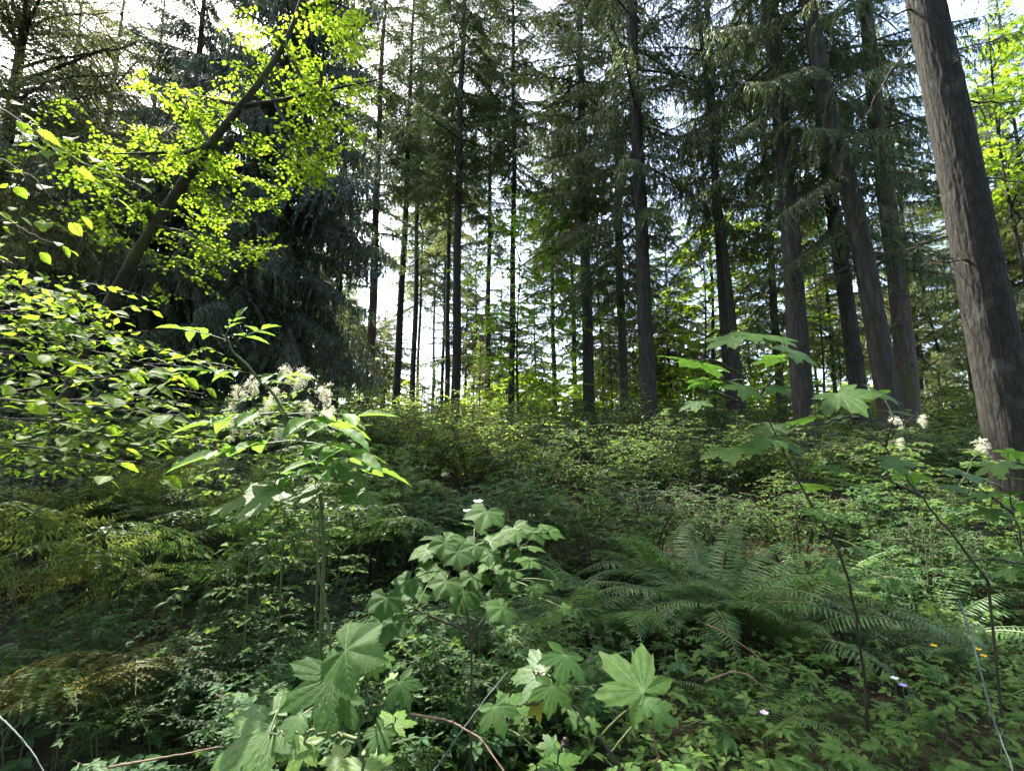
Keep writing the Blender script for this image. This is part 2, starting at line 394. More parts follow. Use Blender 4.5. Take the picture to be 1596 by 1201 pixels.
def trunk_mesh(diam, H, lean, kink, bark, sides=14, rings=26, wob=0.03, furrow=0.0, seed=0, flare=0.35):
    """returns mesh and a function height -> axis offset"""
    r = np.random.default_rng(seed)
    ph = r.uniform(0, 6.28, 4)
    def ax(z):
        z = np.asarray(z, float)
        x = lean * z + wob * (np.sin(z * .35 + ph[0]) - math.sin(ph[0])) + 0.5 * wob * np.sin(z * .9 + ph[1])
        if kink: x = x + kink[1] / (1 + np.exp(-(z - kink[0]) * 1.6)) - kink[1] / (1 + math.exp(kink[0] * 1.6))
        return x, wob * np.sin(z * .4 + ph[2])
    if furrow:
        z = np.concatenate([np.linspace(-.3, 13, rings), np.linspace(13, H, 16)[1:]])
    else:
        z = np.concatenate([np.linspace(-.3, 1.2, 6), np.linspace(1.2, H, rings)[1:]])
    th = np.arange(sides) * 2 * np.pi / sides
    rad = diam / 2 * np.clip(1 - z / H, 0.02, 1) ** 0.8 * (1 + flare * np.exp(-np.maximum(z + .3, 0) * 1.8))
    R = np.repeat(rad[:, None], sides, 1)
    lob = 1 + .10 * np.exp(-np.maximum(z, 0) * 1.3)[:, None] * np.sin(th * 5 + ph[3])[None, :]
    R = R * lob
    if furrow:
        for i, zz in enumerate(z):
            for j, t in enumerate(th):
                c, s = math.cos(t), math.sin(t)
                q = Vector((c * 3.6, s * 3.6, zz * 0.95)); 
                w = noise.noise(q * 0.8) * .6
                n1 = abs(noise.noise(Vector((c * 8 + w, s * 8 + w, zz * 1.3))))
                n2 = abs(noise.noise(Vector((c * 17 + w, s * 17 - w, zz * 3.6 + 7))))
                R[i, j] += furrow * (min(n1 * 3.2, 1) * .6 + min(n2 * 2.6, 1) * .4 - .6) + 0.012 * noise.noise(q * .5)
    X, Y = ax(z)
    V = np.stack([X[:, None] + R * np.cos(th), Y[:, None] + R * np.sin(th), np.repeat(z[:, None], sides, 1)], -1)
    b = MB(); k = len(z)
    i = np.arange(k - 1)[:, None]; j = np.arange(sides)[None, :]; j2 = (j + 1) % sides
    b.add(V.reshape(-1, 3), np.stack([i * sides + j, i * sides + j2, (i + 1) * sides + j2, (i + 1) * sides + j], -1).reshape(-1, 4))
    return b.mesh('conifer_trunk', [bark], True), ax

TREES = []
def conifer(name, px, py, Y, diam, H, cb, label, style='fir', n=80, Lmax=3.0, lean=0.0, kink=None, bark='bark', group=None,
            dead=(0, 0, 0), seed=None, lowpitch=-22, toppitch=28, big=False, az=None, xy=None, cat='conifer tree', desc=None, thin=0.0):
    seed = int(px * 7 + Y * 13) % 99991 if seed is None else seed
    r = np.random.default_rng(seed)
    if xy is None:
        p = at(px, py, Y); x, y = p[0], p[1]
    else:
        x, y = xy
    z0 = gz(x, y)
    if xy is None and lean: x -= lean * (p[2] - z0)
    root = thing(name, label, cat, (x, y, z0), group)
    if big: me, ax = trunk_mesh(diam, H, lean, kink, M[bark], 110, 300, 0.02, 0.015, seed, 0.28)
    elif Y < 14 and diam > .3 and xy is None: me, ax = trunk_mesh(diam, H, lean, kink, M[bark], 60, 170, 0.03, 0.016, seed, 0.3)
    else: me, ax = trunk_mesh(diam, H, lean, kink, M[bark], 18 if diam > .3 else 9, 30, 0.035 if diam > .2 else .07, 0, seed)
    link('trunk', me, root)
    crown = link('crown', LEADER[style], root, Matrix.Translation((float(ax(H - 1.2)[0]), float(ax(H - 1.2)[1]), H - 1.4)) @ Matrix.Diagonal((1.6, 1.6, 1.8, 1)))
    cm = crown.matrix_basis.inverted()
    for i in range(n):
        u = (i + r.uniform(0, 1)) / n
        h = cb + (H - 1.0 - cb) * u
        L = Lmax * (1 - u) ** 0.62 * r.uniform(0.6, 1.15) + 0.35
        if u < .12: L *= r.uniform(.45, 1.0)
        a = i * 2.39996 + r.uniform(-.5, .5) if az is None else r.uniform(*az)
        pit = math.radians(lowpitch + (toppitch - lowpitch) * u ** 0.8 + r.uniform(-12, 12))
        d = np.array([math.cos(a) * math.cos(pit), math.sin(a) * math.cos(pit), math.sin(pit)])
        up = np.array([r.uniform(-.25, .25), r.uniform(-.25, .25), 1.0])
        ox, oy = ax(h)
        o = link('branch', BR[style][r.integers(len(BR[style]))], crown, cm @ frame((float(ox), float(oy), h), d, up, L))
    for i in range(dead[0]):
        h = dead[1] + (dead[2] - dead[1]) * (i + r.uniform(0, 1)) / dead[0]
        a = r.uniform(0, 6.283); pit = math.radians(r.uniform(-28, 12))
        d = np.array([math.cos(a) * math.cos(pit), math.sin(a) * math.cos(pit), math.sin(pit)])
        ox, oy = ax(h)
        link('bare_branch', BARE[r.integers(4)], root, frame((float(ox), float(oy), h), d, (0, 0, 1), r.uniform(.45, 1.7)))
    TREES.append((px, Y, desc or label))
    return root

# the stand, left to right: px/py of the trunk near its foot in the photograph, distance, diameter
conifer('slender_conifer', 523, 560, 19, .33, 25, 5.5, 'thin dim conifer trunk half hidden at the right edge of the dark drooping cedar', 'fir', 72, 2.90, dead=(10, 2, 8), desc='the thin dim trunk beside the dark cedar')
conifer('red_barked_conifer', 574, 600, 20, .42, 29, 9, 'reddish-brown conifer trunk with a dark foliage tuft halfway up, left of centre', 'fir', 88, 3.10, bark='bark_red', dead=(16, 2, 8), desc='the reddish trunk')
conifer('tall_conifer', 617, 620, 22, .38, 31, 13, 'straight grey-brown conifer trunk right of the reddish one, left of the bright sky gap', 'fir', 88, 3.00, lean=.012, dead=(12, 2, 8), desc='the trunk beside the reddish one')
conifer('tall_conifer', 641, 630, 24, .32, 30, 13, 'slim pale-brown conifer trunk on the left edge of the bright sky gap', 'fir', 88, 2.90, dead=(8, 3, 8), desc='the slim trunk left of the sky gap')
conifer('tall_conifer', 696, 620, 25, .31, 31, 12, 'slim conifer trunk just left of the thicker dark central trunk', 'fir_light', 88, 3.00, dead=(8, 3, 8), desc='the slim trunk beside the central one')
conifer('tall_conifer', 709, 620, 18, .37, 34, 10.5, 'dark thick conifer trunk on the right edge of the bright sky gap', 'fir', 137, 3.15, lean=.006, dead=(22, 4, 12), desc='the dark central trunk')
conifer('slender_conifer', 738, 600, 31, .16, 22, 5.0, 'pole-thin conifer stem between the dark central trunk and the next trunk right', 'fir_light', 87, 2.35, dead=(10, 2, 6), desc='the pole-thin stem')
conifer('tall_conifer', 761, 620, 26, .34, 32, 11.5, 'slim conifer trunk left of the sunlit young maple, behind it', 'fir', 123, 3.25, dead=(10, 3, 9), desc='the slim trunk left of the young maple')
conifer('tall_conifer', 798, 610, 20, .30, 33, 12.5, 'straight dark conifer trunk standing in front of the young maple at centre', 'fir', 137, 3.05, lean=.004, dead=(18, 5, 12), desc='the trunk before the young maple')
conifer('tall_conifer', 865, 600, 28, .33, 25, 11, 'slim conifer trunk just right of the young maple crown', 'fir_light', 123, 3.35, dead=(8, 3, 9), desc='the slim trunk past the young maple')
conifer('slender_conifer', 895, 600, 30, .34, 30, 7.0, 'dim slim conifer trunk behind and left of the stout straight trunk', 'fir', 116, 3.25, dead=(8, 3, 8), desc='the dim trunk behind the stout straight one')
conifer('tall_conifer', 917, 600, 17, .43, 34, 9.0, 'stout straight brown conifer trunk right of the young maple', 'fir_light', 137, 3.35, dead=(24, 5, 11), desc='the stout straight trunk')
conifer('slender_conifer', 938, 610, 25, .17, 20, 5.5, 'very thin dark conifer stem right of the stout straight trunk', 'fir', 79, 2.35, dead=(8, 2, 6), desc='the thin dark stem')
conifer('tall_conifer', 974, 600, 19, .40, 31, 7.5, 'mid-size conifer trunk close left of the thick scaly trunk', 'fir', 130, 3.45, dead=(14, 3, 8), bark='bark_moss', desc='the trunk left of the thick scaly one')
conifer('tall_conifer', 1010, 600, 13.5, .46, 33, 7.2, 'thick scaly conifer trunk draped with drooping boughs, right of centre', 'hang', 100, 3.50, dead=(16, 4, 8), desc='the thick scaly trunk')
conifer('slender_conifer', 1113, 600, 22, .20, 22, 9.5, 'thin grey stem among yellow-green leaves left of the twin trunks', 'fir_light', 79, 2.55, dead=(10, 2, 6), desc='the thin stem left of the twin trunks')
conifer('tall_conifer', 1139, 600, 15, .35, 30, 7.5, 'left trunk of a close twin pair behind the maple sapling', 'hang', 80, 3.00, dead=(14, 3, 8), desc='the left twin trunk')
conifer('tall_conifer', 1155, 600, 13.5, .24, 25, 7.5, 'thinner right trunk of the twin pair, leaning to the left', 'hang', 53, 2.40, lean=-.045, dead=(10, 2, 7), desc='the right twin trunk')
conifer('ivy_clad_conifer', 1217, 600, 19, .36, 27, 6.0, 'dark mossy trunk just left of the wide furrowed trunk', 'fir', 116, 3.15, bark='bark_moss', dead=(10, 2, 6), desc='the dark mossy trunk')
conifer('tall_conifer', 1250, 620, 10.5, .44, 32, 7.6, 'wide dark furrowed trunk behind the maple sapling leaves', 'hang', 92, 3.60, dead=(12, 2.5, 7.5), desc='the wide furrowed trunk')
conifer('tall_conifer', 1339, 600, 12.5, .42, 29, 6.0, 'pale-edged trunk standing between the wide furrowed trunk and the crossing pair', 'fir', 123, 3.35, lean=-.035, dead=(14, 2, 6), desc='the pale-edged trunk')
conifer('kinked_conifer', 1385, 620, 9.5, .42, 29, 5.2, 'kinked trunk leaning left with crooked bare limbs, right of centre', 'hang', 73, 2.90, lean=-.055, kink=(7.2, -.30), dead=(22, 2.5, 9), desc='the kinked trunk')
conifer('tall_conifer', 1412, 600, 10.8, .42, 31, 5.0, 'dark straight trunk touching the kinked trunk at its foot', 'hang', 78, 2.90, lean=.012, dead=(18, 3, 8), bark='bark_moss', desc='the dark trunk crossing the kinked one')
conifer('slender_conifer', 1437, 620, 24, .30, 24, 5.0, 'orange-tinted slim trunk peeping right of the crossing pair', 'fir_light', 87, 2.75, bark='bark_red', desc='the slim orange-tinted trunk')
conifer('slender_conifer', 1450, 620, 26, .18, 20, 3.5, 'left of two thin dark stems between the crossing pair and the huge trunk', 'fir_light', 87, 2.55, lean=-.03, dead=(10, 1.5, 4), desc='the left thin stem')
conifer('slender_conifer', 1482, 620, 23, .16, 19, 3.5, 'slanting right one of two thin dark stems beside the huge trunk', 'fir_light', 87, 2.55, lean=-.10, dead=(10, 1.5, 4), desc='the slanting thin stem')
conifer('giant_conifer', 1560, 600, 6.3, .57, 27, 9.5, 'huge furrowed conifer trunk filling the right edge of the picture', 'hang', 68, 3.20, lean=-.055, bark='bark_big', big=True, desc='the huge trunk', dead=(10, 3, 9))
# dark drooping cedars on the left
conifer('drooping_cedar', 425, 600, 11.0, .46, 23, .9, 'dense dark cedar with drooping blue-green sprays, left of centre', 'cedar', 200, 3.1, bark='bark_red', lowpitch=-30, toppitch=12, desc='the dense dark cedar')
conifer('drooping_cedar', 255, 600, 12.5, .46, 16, .9, 'second dark drooping cedar, behind the leaning mossy trunk', 'cedar', 140, 3.2, bark='bark_red', lowpitch=-30, toppitch=12, desc='the left dark cedar')
conifer('drooping_cedar', 70, 600, 12.5, .42, 11, 1.0, 'dark conifer at the left edge, behind the bright hazel leaves', 'cedar', 110, 3.2, lowpitch=-26, toppitch=15, desc='the dark conifer at the left edge')
# overhanging hemlock at the upper left, trunk just out of frame
conifer('overhanging_hemlock', -53, 600, 9.5, .40, 13.5, 5.0, 'hemlock whose lacy boughs hang into the top left corner against the sky', 'lacy', 70, 5.0, lowpitch=-16, toppitch=10, az=(-1.5, .5), xy=(-10.5, 9.5), dead=(26, 5, 12), desc='the overhanging hemlock')

# deeper conifers closing the view
k = 0
deep = [(60, 24), (150, 22), (215, 27), (330, 24), (465, 26), (505, 30), (545, 33), (596, 36), (725, 36), (782, 34), (835, 37), (950, 34), (1000, 31), (1045, 24), (1075, 33),
        (1170, 28), (1275, 30), (1300, 22), (1365, 33), (1515, 29), (1600, 18), (1650, 14)]
EDGE = {1515: 'dim conifer in the rear row seen just left of the huge trunk', 1600: 'conifer at the right edge behind the huge trunk', 1650: 'nearer conifer reaching in from beyond the right edge'}
for i, (px, Y) in enumerate(deep):
    r = np.random.default_rng(900 + i)
    near = min(TREES[:31], key=lambda t: abs(t[0] - px))
    conifer('background_conifer', px, 600, Y, r.uniform(.20, .30), r.uniform(12, 17) if px < 800 else r.uniform(13, 20), r.uniform(4.5, 7.5),
            'dim conifer in the rear row, %s %s' % ('left behind' if px < near[0] else 'right behind', near[2]) if px < 1500 else EDGE[px],
            'fir_light' if i % 2 else 'fir', 95, 3.5, group='rear row of conifers', dead=(6, 2, 6))
for i, (px, Y, H) in enumerate([(560, 17, 5), (598, 26, 7), (655, 30, 6), (675, 34, 7), (750, 24, 6), (955, 21, 6.5), (1030, 26, 6), (1090, 30, 7), (1240, 24, 6), (1310, 18, 5), (1350, 25, 6), (1470, 21, 5), (1525, 17, 5.5)]):
    near = min(TREES[:31], key=lambda t: abs(t[0] - px))
    conifer('young_hemlock', px, 640, Y, .09, H, .5, 'small young hemlock standing %s %s' % ('left of' if px < near[0] else 'right of', near[2]), 'fir_light' if i % 3 else 'fir', 46, 1.5, group='young hemlocks between the trunks', toppitch=20)

for px, Y, H, c0, sty, n, L, lab in [(45, 14.5, 18, 4.5, 'lacy', 90, 4.2, 'light lacy conifer in the top left corner behind the hazel'), (118, 13.0, 16.5, 5.0, 'lacy', 80, 4.0, 'light lacy conifer left above the leaning trunk'), (190, 15.5, 19, 4.5, 'lacy', 95, 4.2, 'light lacy conifer showing above the leaning trunk at upper left'),
        (652, 38, 32, 13, 'fir_light', 80, 4.2, 'far conifer crown above the left side of the bright sky gap'), (674, 43, 33, 15, 'fir_light', 80, 4.2, 'far conifer crown above the middle of the bright sky gap'), (690, 36, 30, 14, 'fir', 75, 4.0, 'far conifer crown above the right side of the bright sky gap')]:
    conifer('background_conifer', px, 600, Y, .3, H, c0, lab, sty, n, L, dead=(6, 2, 6))
# unseen conifers added behind the viewer to shade the foreground from the sky
for i, (x, y, H, w) in enumerate([(-5.5, -3.5, 26, 'to the left'), (-1.0, -6.0, 29, 'just left'), (4.0, -4.0, 28, 'to the right'), (8.5, -0.5, 27, 'far right'), (-9.5, 0.5, 24, 'far left'), (1.5, -11.0, 29, 'well back')]):
    conifer('tall_conifer', 798, 600, 10, .45, H, 3.8, 'unseen conifer added behind the viewer to shade the foreground, %s' % w, 'fir', 130, 4.3, xy=(x, y), group='unseen conifers added to shade the foreground', seed=3000 + i)

# ------------------------------------------------------------------ broad leaves: templates
OVT = np.array([(0, 0, 0), (.45, .27, .05), (.5, 0, 0), (.45, -.27, .05), (1, 0, -.08)])
OVF = [(0, 2, 1), (0, 3, 2), (2, 4, 1), (3, 4, 2)]
WOV = OVT * np.array([1, 1.4, 1])
def lobed_template():
    a = np.radians([-130, -100, -75, -50, -25, 0, 25, 50, 75, 100, 130]); r = np.array([.45, .30, .42, .85, .42, 1, .42, .85, .42, .30, .45])
    T = np.concatenate([[(0, 0, .03)], np.stack([r * np.cos(a), r * np.sin(a), -.10 * r ** 2], -1)])
    return T, [(0, i, i + 1) for i in range(1, 11)]
LBT, LBF = lobed_template()
TRT = np.concatenate([OVT * .8 + (.12, 0, 0), (OVT * .66) @ np.array([[.34, .94, 0], [-.94, .34, 0], [0, 0, 1]]) + (.1, .03, 0), (OVT * .66) @ np.array([[.34, -.94, 0], [.94, .34, 0], [0, 0, 1]]) + (.1, -.03, 0)])
TRF = [tuple(v + 5 * q for v in f) for q in range(3) for f in OVF]

def leaf_spray(r, b, start, d, ln, size, tmpl, step, mat, wood, tilt=.35, droop=.25):
    """a twig with alternate leaves lying roughly in its own plane"""
    s = np.linspace(0, 1, 5)
    d = nrm(d)
    cur = start + ln * (s[:, None] * d + np.array([0, 0, -1.0]) * (droop * s ** 2)[:, None])
    b.tube(cur, 0.004 * (1 - s) + .001, 3, wood)
    n = max(3, int(ln / step)); u = (np.arange(n) + r.uniform(.1, .9, n)) / n
    P = np.stack([np.interp(u, s, cur[:, k]) for k in range(3)], -1)
    lat = nrm(np.cross(d, (0, 0, 1.0))); sg = np.where(np.arange(n) % 2 == 0, 1.0, -1.0)[:, None]
    X = d * r.uniform(.2, .9, (n, 1)) + lat * sg * r.uniform(.5, 1, (n, 1)) + np.array([0, 0, -1.0]) * r.uniform(-.1, .6, (n, 1)) + r.normal(0, .15, (n, 3))
    U = np.array([0, 0, 1.0]) + r.normal(0, tilt, (n, 3))
    b.cards(tmpl[0], tmpl[1], P, X, U, size * r.uniform(.6, 1.25, n), mat)

def shrub_mesh(seed, H, R, size, tmpl, mats, stems=16, twigs=15, step=.035, twl=(.18, .42), upright=.6):
    r = np.random.default_rng(seed); f = MB(); w = MB()
    for i in range(stems):
        a = r.uniform(0, 6.283); q = math.sqrt(r.uniform(0, 1)); h = H * r.uniform(.55, 1.05) * (1.05 - .35 * q)
        tip = np.array([math.cos(a) * q * R, math.sin(a) * q * R, h]); s = np.linspace(0, 1, 7)
        base = np.array([math.cos(a) * q * R * .25, math.sin(a) * q * R * .25, -.05])
        cur = base + (tip - base) * np.stack([s ** 1.5, s ** 1.5, s ** upright], -1) + np.cumsum(r.normal(0, .012, (7, 3)), 0)
        w.tube(cur, .008 * (1 - s) + .002, 4)
        for t in range(twigs):
            u = r.uniform(.22, 1) ** .8; P = np.array([np.interp(u, s, cur[:, k]) for k in range(3)])
            b2 = r.uniform(0, 6.283); d = np.array([math.cos(b2), math.sin(b2), r.uniform(-.1, .55)])
            leaf_spray(r, f, P, d, r.uniform(*twl), size, tmpl, step, 0, 1)
    return f.mesh('shrub_foliage', mats), w.mesh('shrub_stems', [M['twig']])
SH = {
    'small': [shrub_mesh(300 + k, 1.5, .85, .052, (OVT, OVF), [M['shrub'], M['twig']], 20, 16, .030) for k in range(3)],
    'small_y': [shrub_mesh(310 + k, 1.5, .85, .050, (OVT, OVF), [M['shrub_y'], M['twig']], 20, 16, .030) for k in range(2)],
    'tri': [shrub_mesh(320 + k, 1.4, .9, .085, (TRT, TRF), [M['shrub'], M['stem']], 16, 13, .055) for k in range(2)],
    'tri_b': [shrub_mesh(330 + k, 1.3, .9, .080, (TRT, TRF), [M['shrub_b'], M['stem']], 16, 13, .055) for k in range(2)],
    'fine_b': [shrub_mesh(340 + k, 1.2, .8, .036, (OVT, OVF), [M['shrub_b'], M['twig']], 22, 18, .020, (.14, .34)) for k in range(2)],
}
SH['vine'] = [shrub_mesh(360 + k, 5.0, 1.7, .13, (LBT, LBF), [M[('lime', 'maple_far', 'lime')[k]], M['twig']], 11, 30, .10, (.4, .95), .8) for k in range(3)]  # lime leaves brighten the shaded rear maples: backlight put into their colour
# ------------------------------------------------------------------ broad-leaved trees behind
def leafy_tree(name, label, px, Y, diam, H, clusters, size, tmpl, mat, seed, wood='bark', lean=0.0, xy=None, twigs=44):
    r = np.random.default_rng(seed)
    p = at(px, 620, Y); x, y = (p[0], p[1]) if xy is None else xy; z0 = gz(x, y)
    root = thing(name, label, 'tree', (x, y, z0))
    z = np.linspace(-.2, H, 16); b = MB()
    axis = np.stack([lean * z + .08 * np.sin(z * .6 + seed), .06 * np.sin(z * .5 + 2 * seed), z], -1)
    b.tube(axis, diam / 2 * (1 - .85 * np.clip(z, 0, H) / H), 9)
    link('trunk', b.mesh('leafy_trunk', [M[wood]], True), root)
    f = MB()
    for (cpx, cpy, cY, cr) in clusters:
        c = at(cpx, cpy, cY) - np.array([x, y, z0])
        zz = max(.6, min(H - .3, c[2] - r.uniform(.3, 1.2)))
        st = np.array([np.interp(zz, z, axis[:, k]) for k in range(3)]); s = np.linspace(0, 1, 6)
        cur = st + (c - st) * s[:, None] + np.array([0, 0, .25]) * (s * (1 - s) * 2)[:, None]
        lm = MB(); lm.tube(cur, .028 * (1 - s) + .006, 5)
        link('limb', lm.mesh('leafy_limb', [M[wood]], True), root)
        for t in range(int(twigs * cr ** 1.5) + 5):
            o = r.normal(0, .55, 3) * cr * np.array([1, 1, .55])
            b2 = r.uniform(0, 6.283); d = np.array([math.cos(b2), math.sin(b2), r.uniform(-.35, .35)])
            leaf_spray(r, f, c + o, d, r.uniform(.35, .8), size, tmpl, size * .62, 0, 1, .4)
    fo = link('crown', f.mesh('leafy_crown', [mat, M['twig']]), root); tag(fo, kind='stuff')
    return root
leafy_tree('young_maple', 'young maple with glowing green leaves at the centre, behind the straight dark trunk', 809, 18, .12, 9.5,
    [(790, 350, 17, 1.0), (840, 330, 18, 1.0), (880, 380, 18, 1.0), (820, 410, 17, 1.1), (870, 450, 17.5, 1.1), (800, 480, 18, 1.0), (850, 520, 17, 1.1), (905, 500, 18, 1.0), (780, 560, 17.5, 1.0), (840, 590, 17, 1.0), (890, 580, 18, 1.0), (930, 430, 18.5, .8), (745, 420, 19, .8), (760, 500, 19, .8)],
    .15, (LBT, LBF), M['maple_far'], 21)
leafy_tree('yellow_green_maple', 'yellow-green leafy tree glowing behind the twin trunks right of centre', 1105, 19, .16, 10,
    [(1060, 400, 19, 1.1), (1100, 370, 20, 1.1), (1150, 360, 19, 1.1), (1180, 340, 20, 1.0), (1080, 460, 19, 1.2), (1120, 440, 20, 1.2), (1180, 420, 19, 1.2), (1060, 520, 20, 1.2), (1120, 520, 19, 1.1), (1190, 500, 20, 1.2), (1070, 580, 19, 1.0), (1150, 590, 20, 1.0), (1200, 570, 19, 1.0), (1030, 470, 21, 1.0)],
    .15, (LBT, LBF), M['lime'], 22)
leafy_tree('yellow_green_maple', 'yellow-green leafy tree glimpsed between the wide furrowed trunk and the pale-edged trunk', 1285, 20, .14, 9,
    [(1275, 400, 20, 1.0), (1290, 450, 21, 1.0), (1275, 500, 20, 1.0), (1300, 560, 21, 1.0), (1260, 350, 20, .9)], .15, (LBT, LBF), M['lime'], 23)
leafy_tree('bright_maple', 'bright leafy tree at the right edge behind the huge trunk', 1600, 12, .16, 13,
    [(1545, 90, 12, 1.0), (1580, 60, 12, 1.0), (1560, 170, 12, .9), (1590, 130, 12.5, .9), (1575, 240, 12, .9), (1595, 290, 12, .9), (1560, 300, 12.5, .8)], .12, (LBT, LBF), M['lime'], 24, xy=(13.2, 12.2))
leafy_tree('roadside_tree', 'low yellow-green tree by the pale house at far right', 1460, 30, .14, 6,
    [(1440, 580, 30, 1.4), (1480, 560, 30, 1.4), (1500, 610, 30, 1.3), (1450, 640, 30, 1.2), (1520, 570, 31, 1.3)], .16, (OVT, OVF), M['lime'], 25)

# ------------------------------------------------------------------ leaning tree on the upper left
def leaning_tree():
    r = np.random.default_rng(77)
    pts = [(96, 640, 6.6), (112, 590, 6.5), (135, 540, 6.4), (172, 470, 6.3), (205, 405, 6.2), (240, 352, 6.15), (285, 285, 6.1), (330, 222, 6.0), (376, 165, 6.0), (410, 122, 6.0), (445, 70, 6.05), (468, 10, 6.1), (488, -60, 6.1), (505, -130, 6.1)]
    W = np.array([at(*p) for p in pts])
    foot = np.array([W[0][0] - .35, W[0][1] + .1, gz(W[0][0] - .35, W[0][1] + .1) - .1])
    W = np.vstack([foot, W])
    root = thing('leaning_tree', 'leaning mossy tree trunk with glowing yellow-green leaves, upper left', 'tree', foot + (0, 0, .1))
    o = np.array(root.location)
    n = len(W); tt = np.linspace(0, 1, n); fine = np.linspace(0, 1, 70)
    C = np.stack([np.interp(fine, tt, W[:, k]) for k in range(3)], -1)
    for _ in range(6): C[1:-1] = (C[:-2] + 2 * C[1:-1] + C[2:]) / 4
    rad = np.interp(fine, [0, .1, .5, .62, .8, 1], [.085, .072, .060, .048, .034, .018]) * (1 + .10 * np.sin(fine * 90) * r.uniform(.2, 1, 70))
    b = MB(); b.tube(C - o, rad, 12)
    link('trunk', b.mesh('leaning_trunk', [M['bark_lean']], True), root)
    limbs = [
        [(376, 165, 6.0), (430, 158, 5.9), (490, 145, 5.8), (550, 133, 5.7), (600, 124, 5.6)],
        [(240, 352, 6.15), (225, 320, 6.0), (200, 300, 5.8), (165, 275, 5.6), (120, 262, 5.5)],
        [(205, 405, 6.2), (190, 380, 6.3), (178, 350, 6.4), (150, 330, 6.4)],
        [(330, 222, 6.0), (290, 240, 5.7), (230, 238, 5.5), (170, 240, 5.4)],
        [(285, 285, 6.1), (330, 300, 6.0), (380, 330, 5.9), (420, 372, 5.8)],
        [(376, 165, 6.0), (390, 200, 6.0), (392, 230, 6.0)],
        [(445, 70, 6.05), (470, 120, 5.9), (500, 140, 5.8)],
        [(445, 70, 6.05), (400, 30, 5.8), (350, 0, 5.6)],
        [(468, 10, 6.1), (510, 10, 6.0), (560, 30, 5.9)],
        [(330, 222, 6.0), (300, 180, 6.2), (270, 140, 6.4)],
        [(376, 165, 6.0), (330, 150, 6.2), (280, 135, 6.3)],
        [(240, 352, 6.15), (290, 360, 6.0), (340, 385, 5.9)],
        [(410, 122, 6.0), (440, 190, 5.8), (460, 240, 5.7), (500, 270, 5.6)],
    ]
    sprays = []
    for L in limbs:
        P = np.array([at(*p) for p in L]) - o
        f2 = np.linspace(0, 1, 14); t2 = np.linspace(0, 1, len(P))
        Q = np.stack([np.interp(f2, t2, P[:, k]) for k in range(3)], -1) + np.cumsum(r.normal(0, .008, (14, 3)), 0)
        b = MB(); b.tube(Q, .026 * (1 - f2) + .006, 6)
        link('limb', b.mesh('leaning_limb', [M['bark_lean']], True), root)
        for q in range(4):
            sprays.append((Q[r.integers(3, 14)], None))
    # leaf clouds where the photograph shows them: centre px, py, spread px, count
    clouds = [(540, 30, 35, 9), (555, 75, 26, 6), (500, 60, 40, 8), (530, 150, 40, 9), (480, 120, 40, 7), (550, 200, 30, 8), (500, 210, 40, 9), (450, 175, 35, 6), (400, 75, 45, 7), (370, 120, 30, 5),
              (430, 240, 40, 9), (495, 255, 35, 9), (380, 260, 40, 8), (340, 260, 35, 8), (300, 215, 35, 7), (330, 180, 35, 7), (270, 250, 40, 7), (220, 225, 35, 6), (170, 240, 35, 6), (130, 215, 25, 4),
              (300, 320, 40, 9), (350, 345, 45, 10), (400, 370, 30, 7), (420, 300, 35, 7), (270, 400, 40, 6), (230, 300, 40, 5), (180, 350, 40, 4), (335, 400, 30, 5), (250, 150, 30, 3), (290, 430, 25, 3), (110, 150, 40, 3), (60, 240, 40, 3), (90, 320, 40, 3), (200, 120, 40, 3), (150, 300, 40, 4)]
    for cx, cyy, sp, n in clouds:
        for q in range(max(2, int(n * .8))):
            sprays.append((at(cx + r.normal(0, sp * .55), cyy + r.normal(0, sp * .45), 6.35 + r.normal(0, .3)) - o, None))
    meshes = []
    for k in range(5):
        f = MB(); leaf_spray(r, f, np.zeros(3), (1, 0, -.05), .5, .074, (WOV, OVF), .038, 0, 1, .35, .3)
        for q in range(3): leaf_spray(r, f, np.array([.1 + .1 * q, 0, -.02 - .02 * q]), (.8, (-1) ** q * .8, -.05), .30, .068, (WOV, OVF), .042, 0, 1, .35, .3)
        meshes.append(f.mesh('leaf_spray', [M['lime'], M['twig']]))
    for i, (p, _) in enumerate(sprays):
        a = r.uniform(0, 6.283)
        link('leaf_spray', meshes[i % 5], root, frame(p - np.array([math.cos(a), math.sin(a), 0]) * .22, (math.cos(a), math.sin(a), r.uniform(-.3, .15)), (r.normal(0, .2), r.normal(0, .2), 1), r.uniform(.75, 1.1)))
leaning_tree()

# ------------------------------------------------------------------ understory shrubs
SHRUBS = []
def shrub(px, Y, kind, sc=1.0, hz=1.0, label=None, group=None, name='leafy_shrub', cat='shrub'):
    r = np.random.default_rng(int(px * 3 + Y * 101) % 99991)
    d = ray(px, 700); x = d[0] / d[1] * Y; y = Y
    lst = SH[kind]; fo, st = lst[r.integers(len(lst))]
    root = thing(name, label or 'shrub', cat, (x, y, gz(x, y) - .03), group)
    root.rotation_euler = (0, 0, r.uniform(0, 6.28)); root.scale = (sc, sc, sc * hz)
    tag(link('foliage', fo, root), kind='stuff'); link('stems', st, root)
    SHRUBS.append((root, px, Y, kind))
    return root
rs = np.random.default_rng(55)
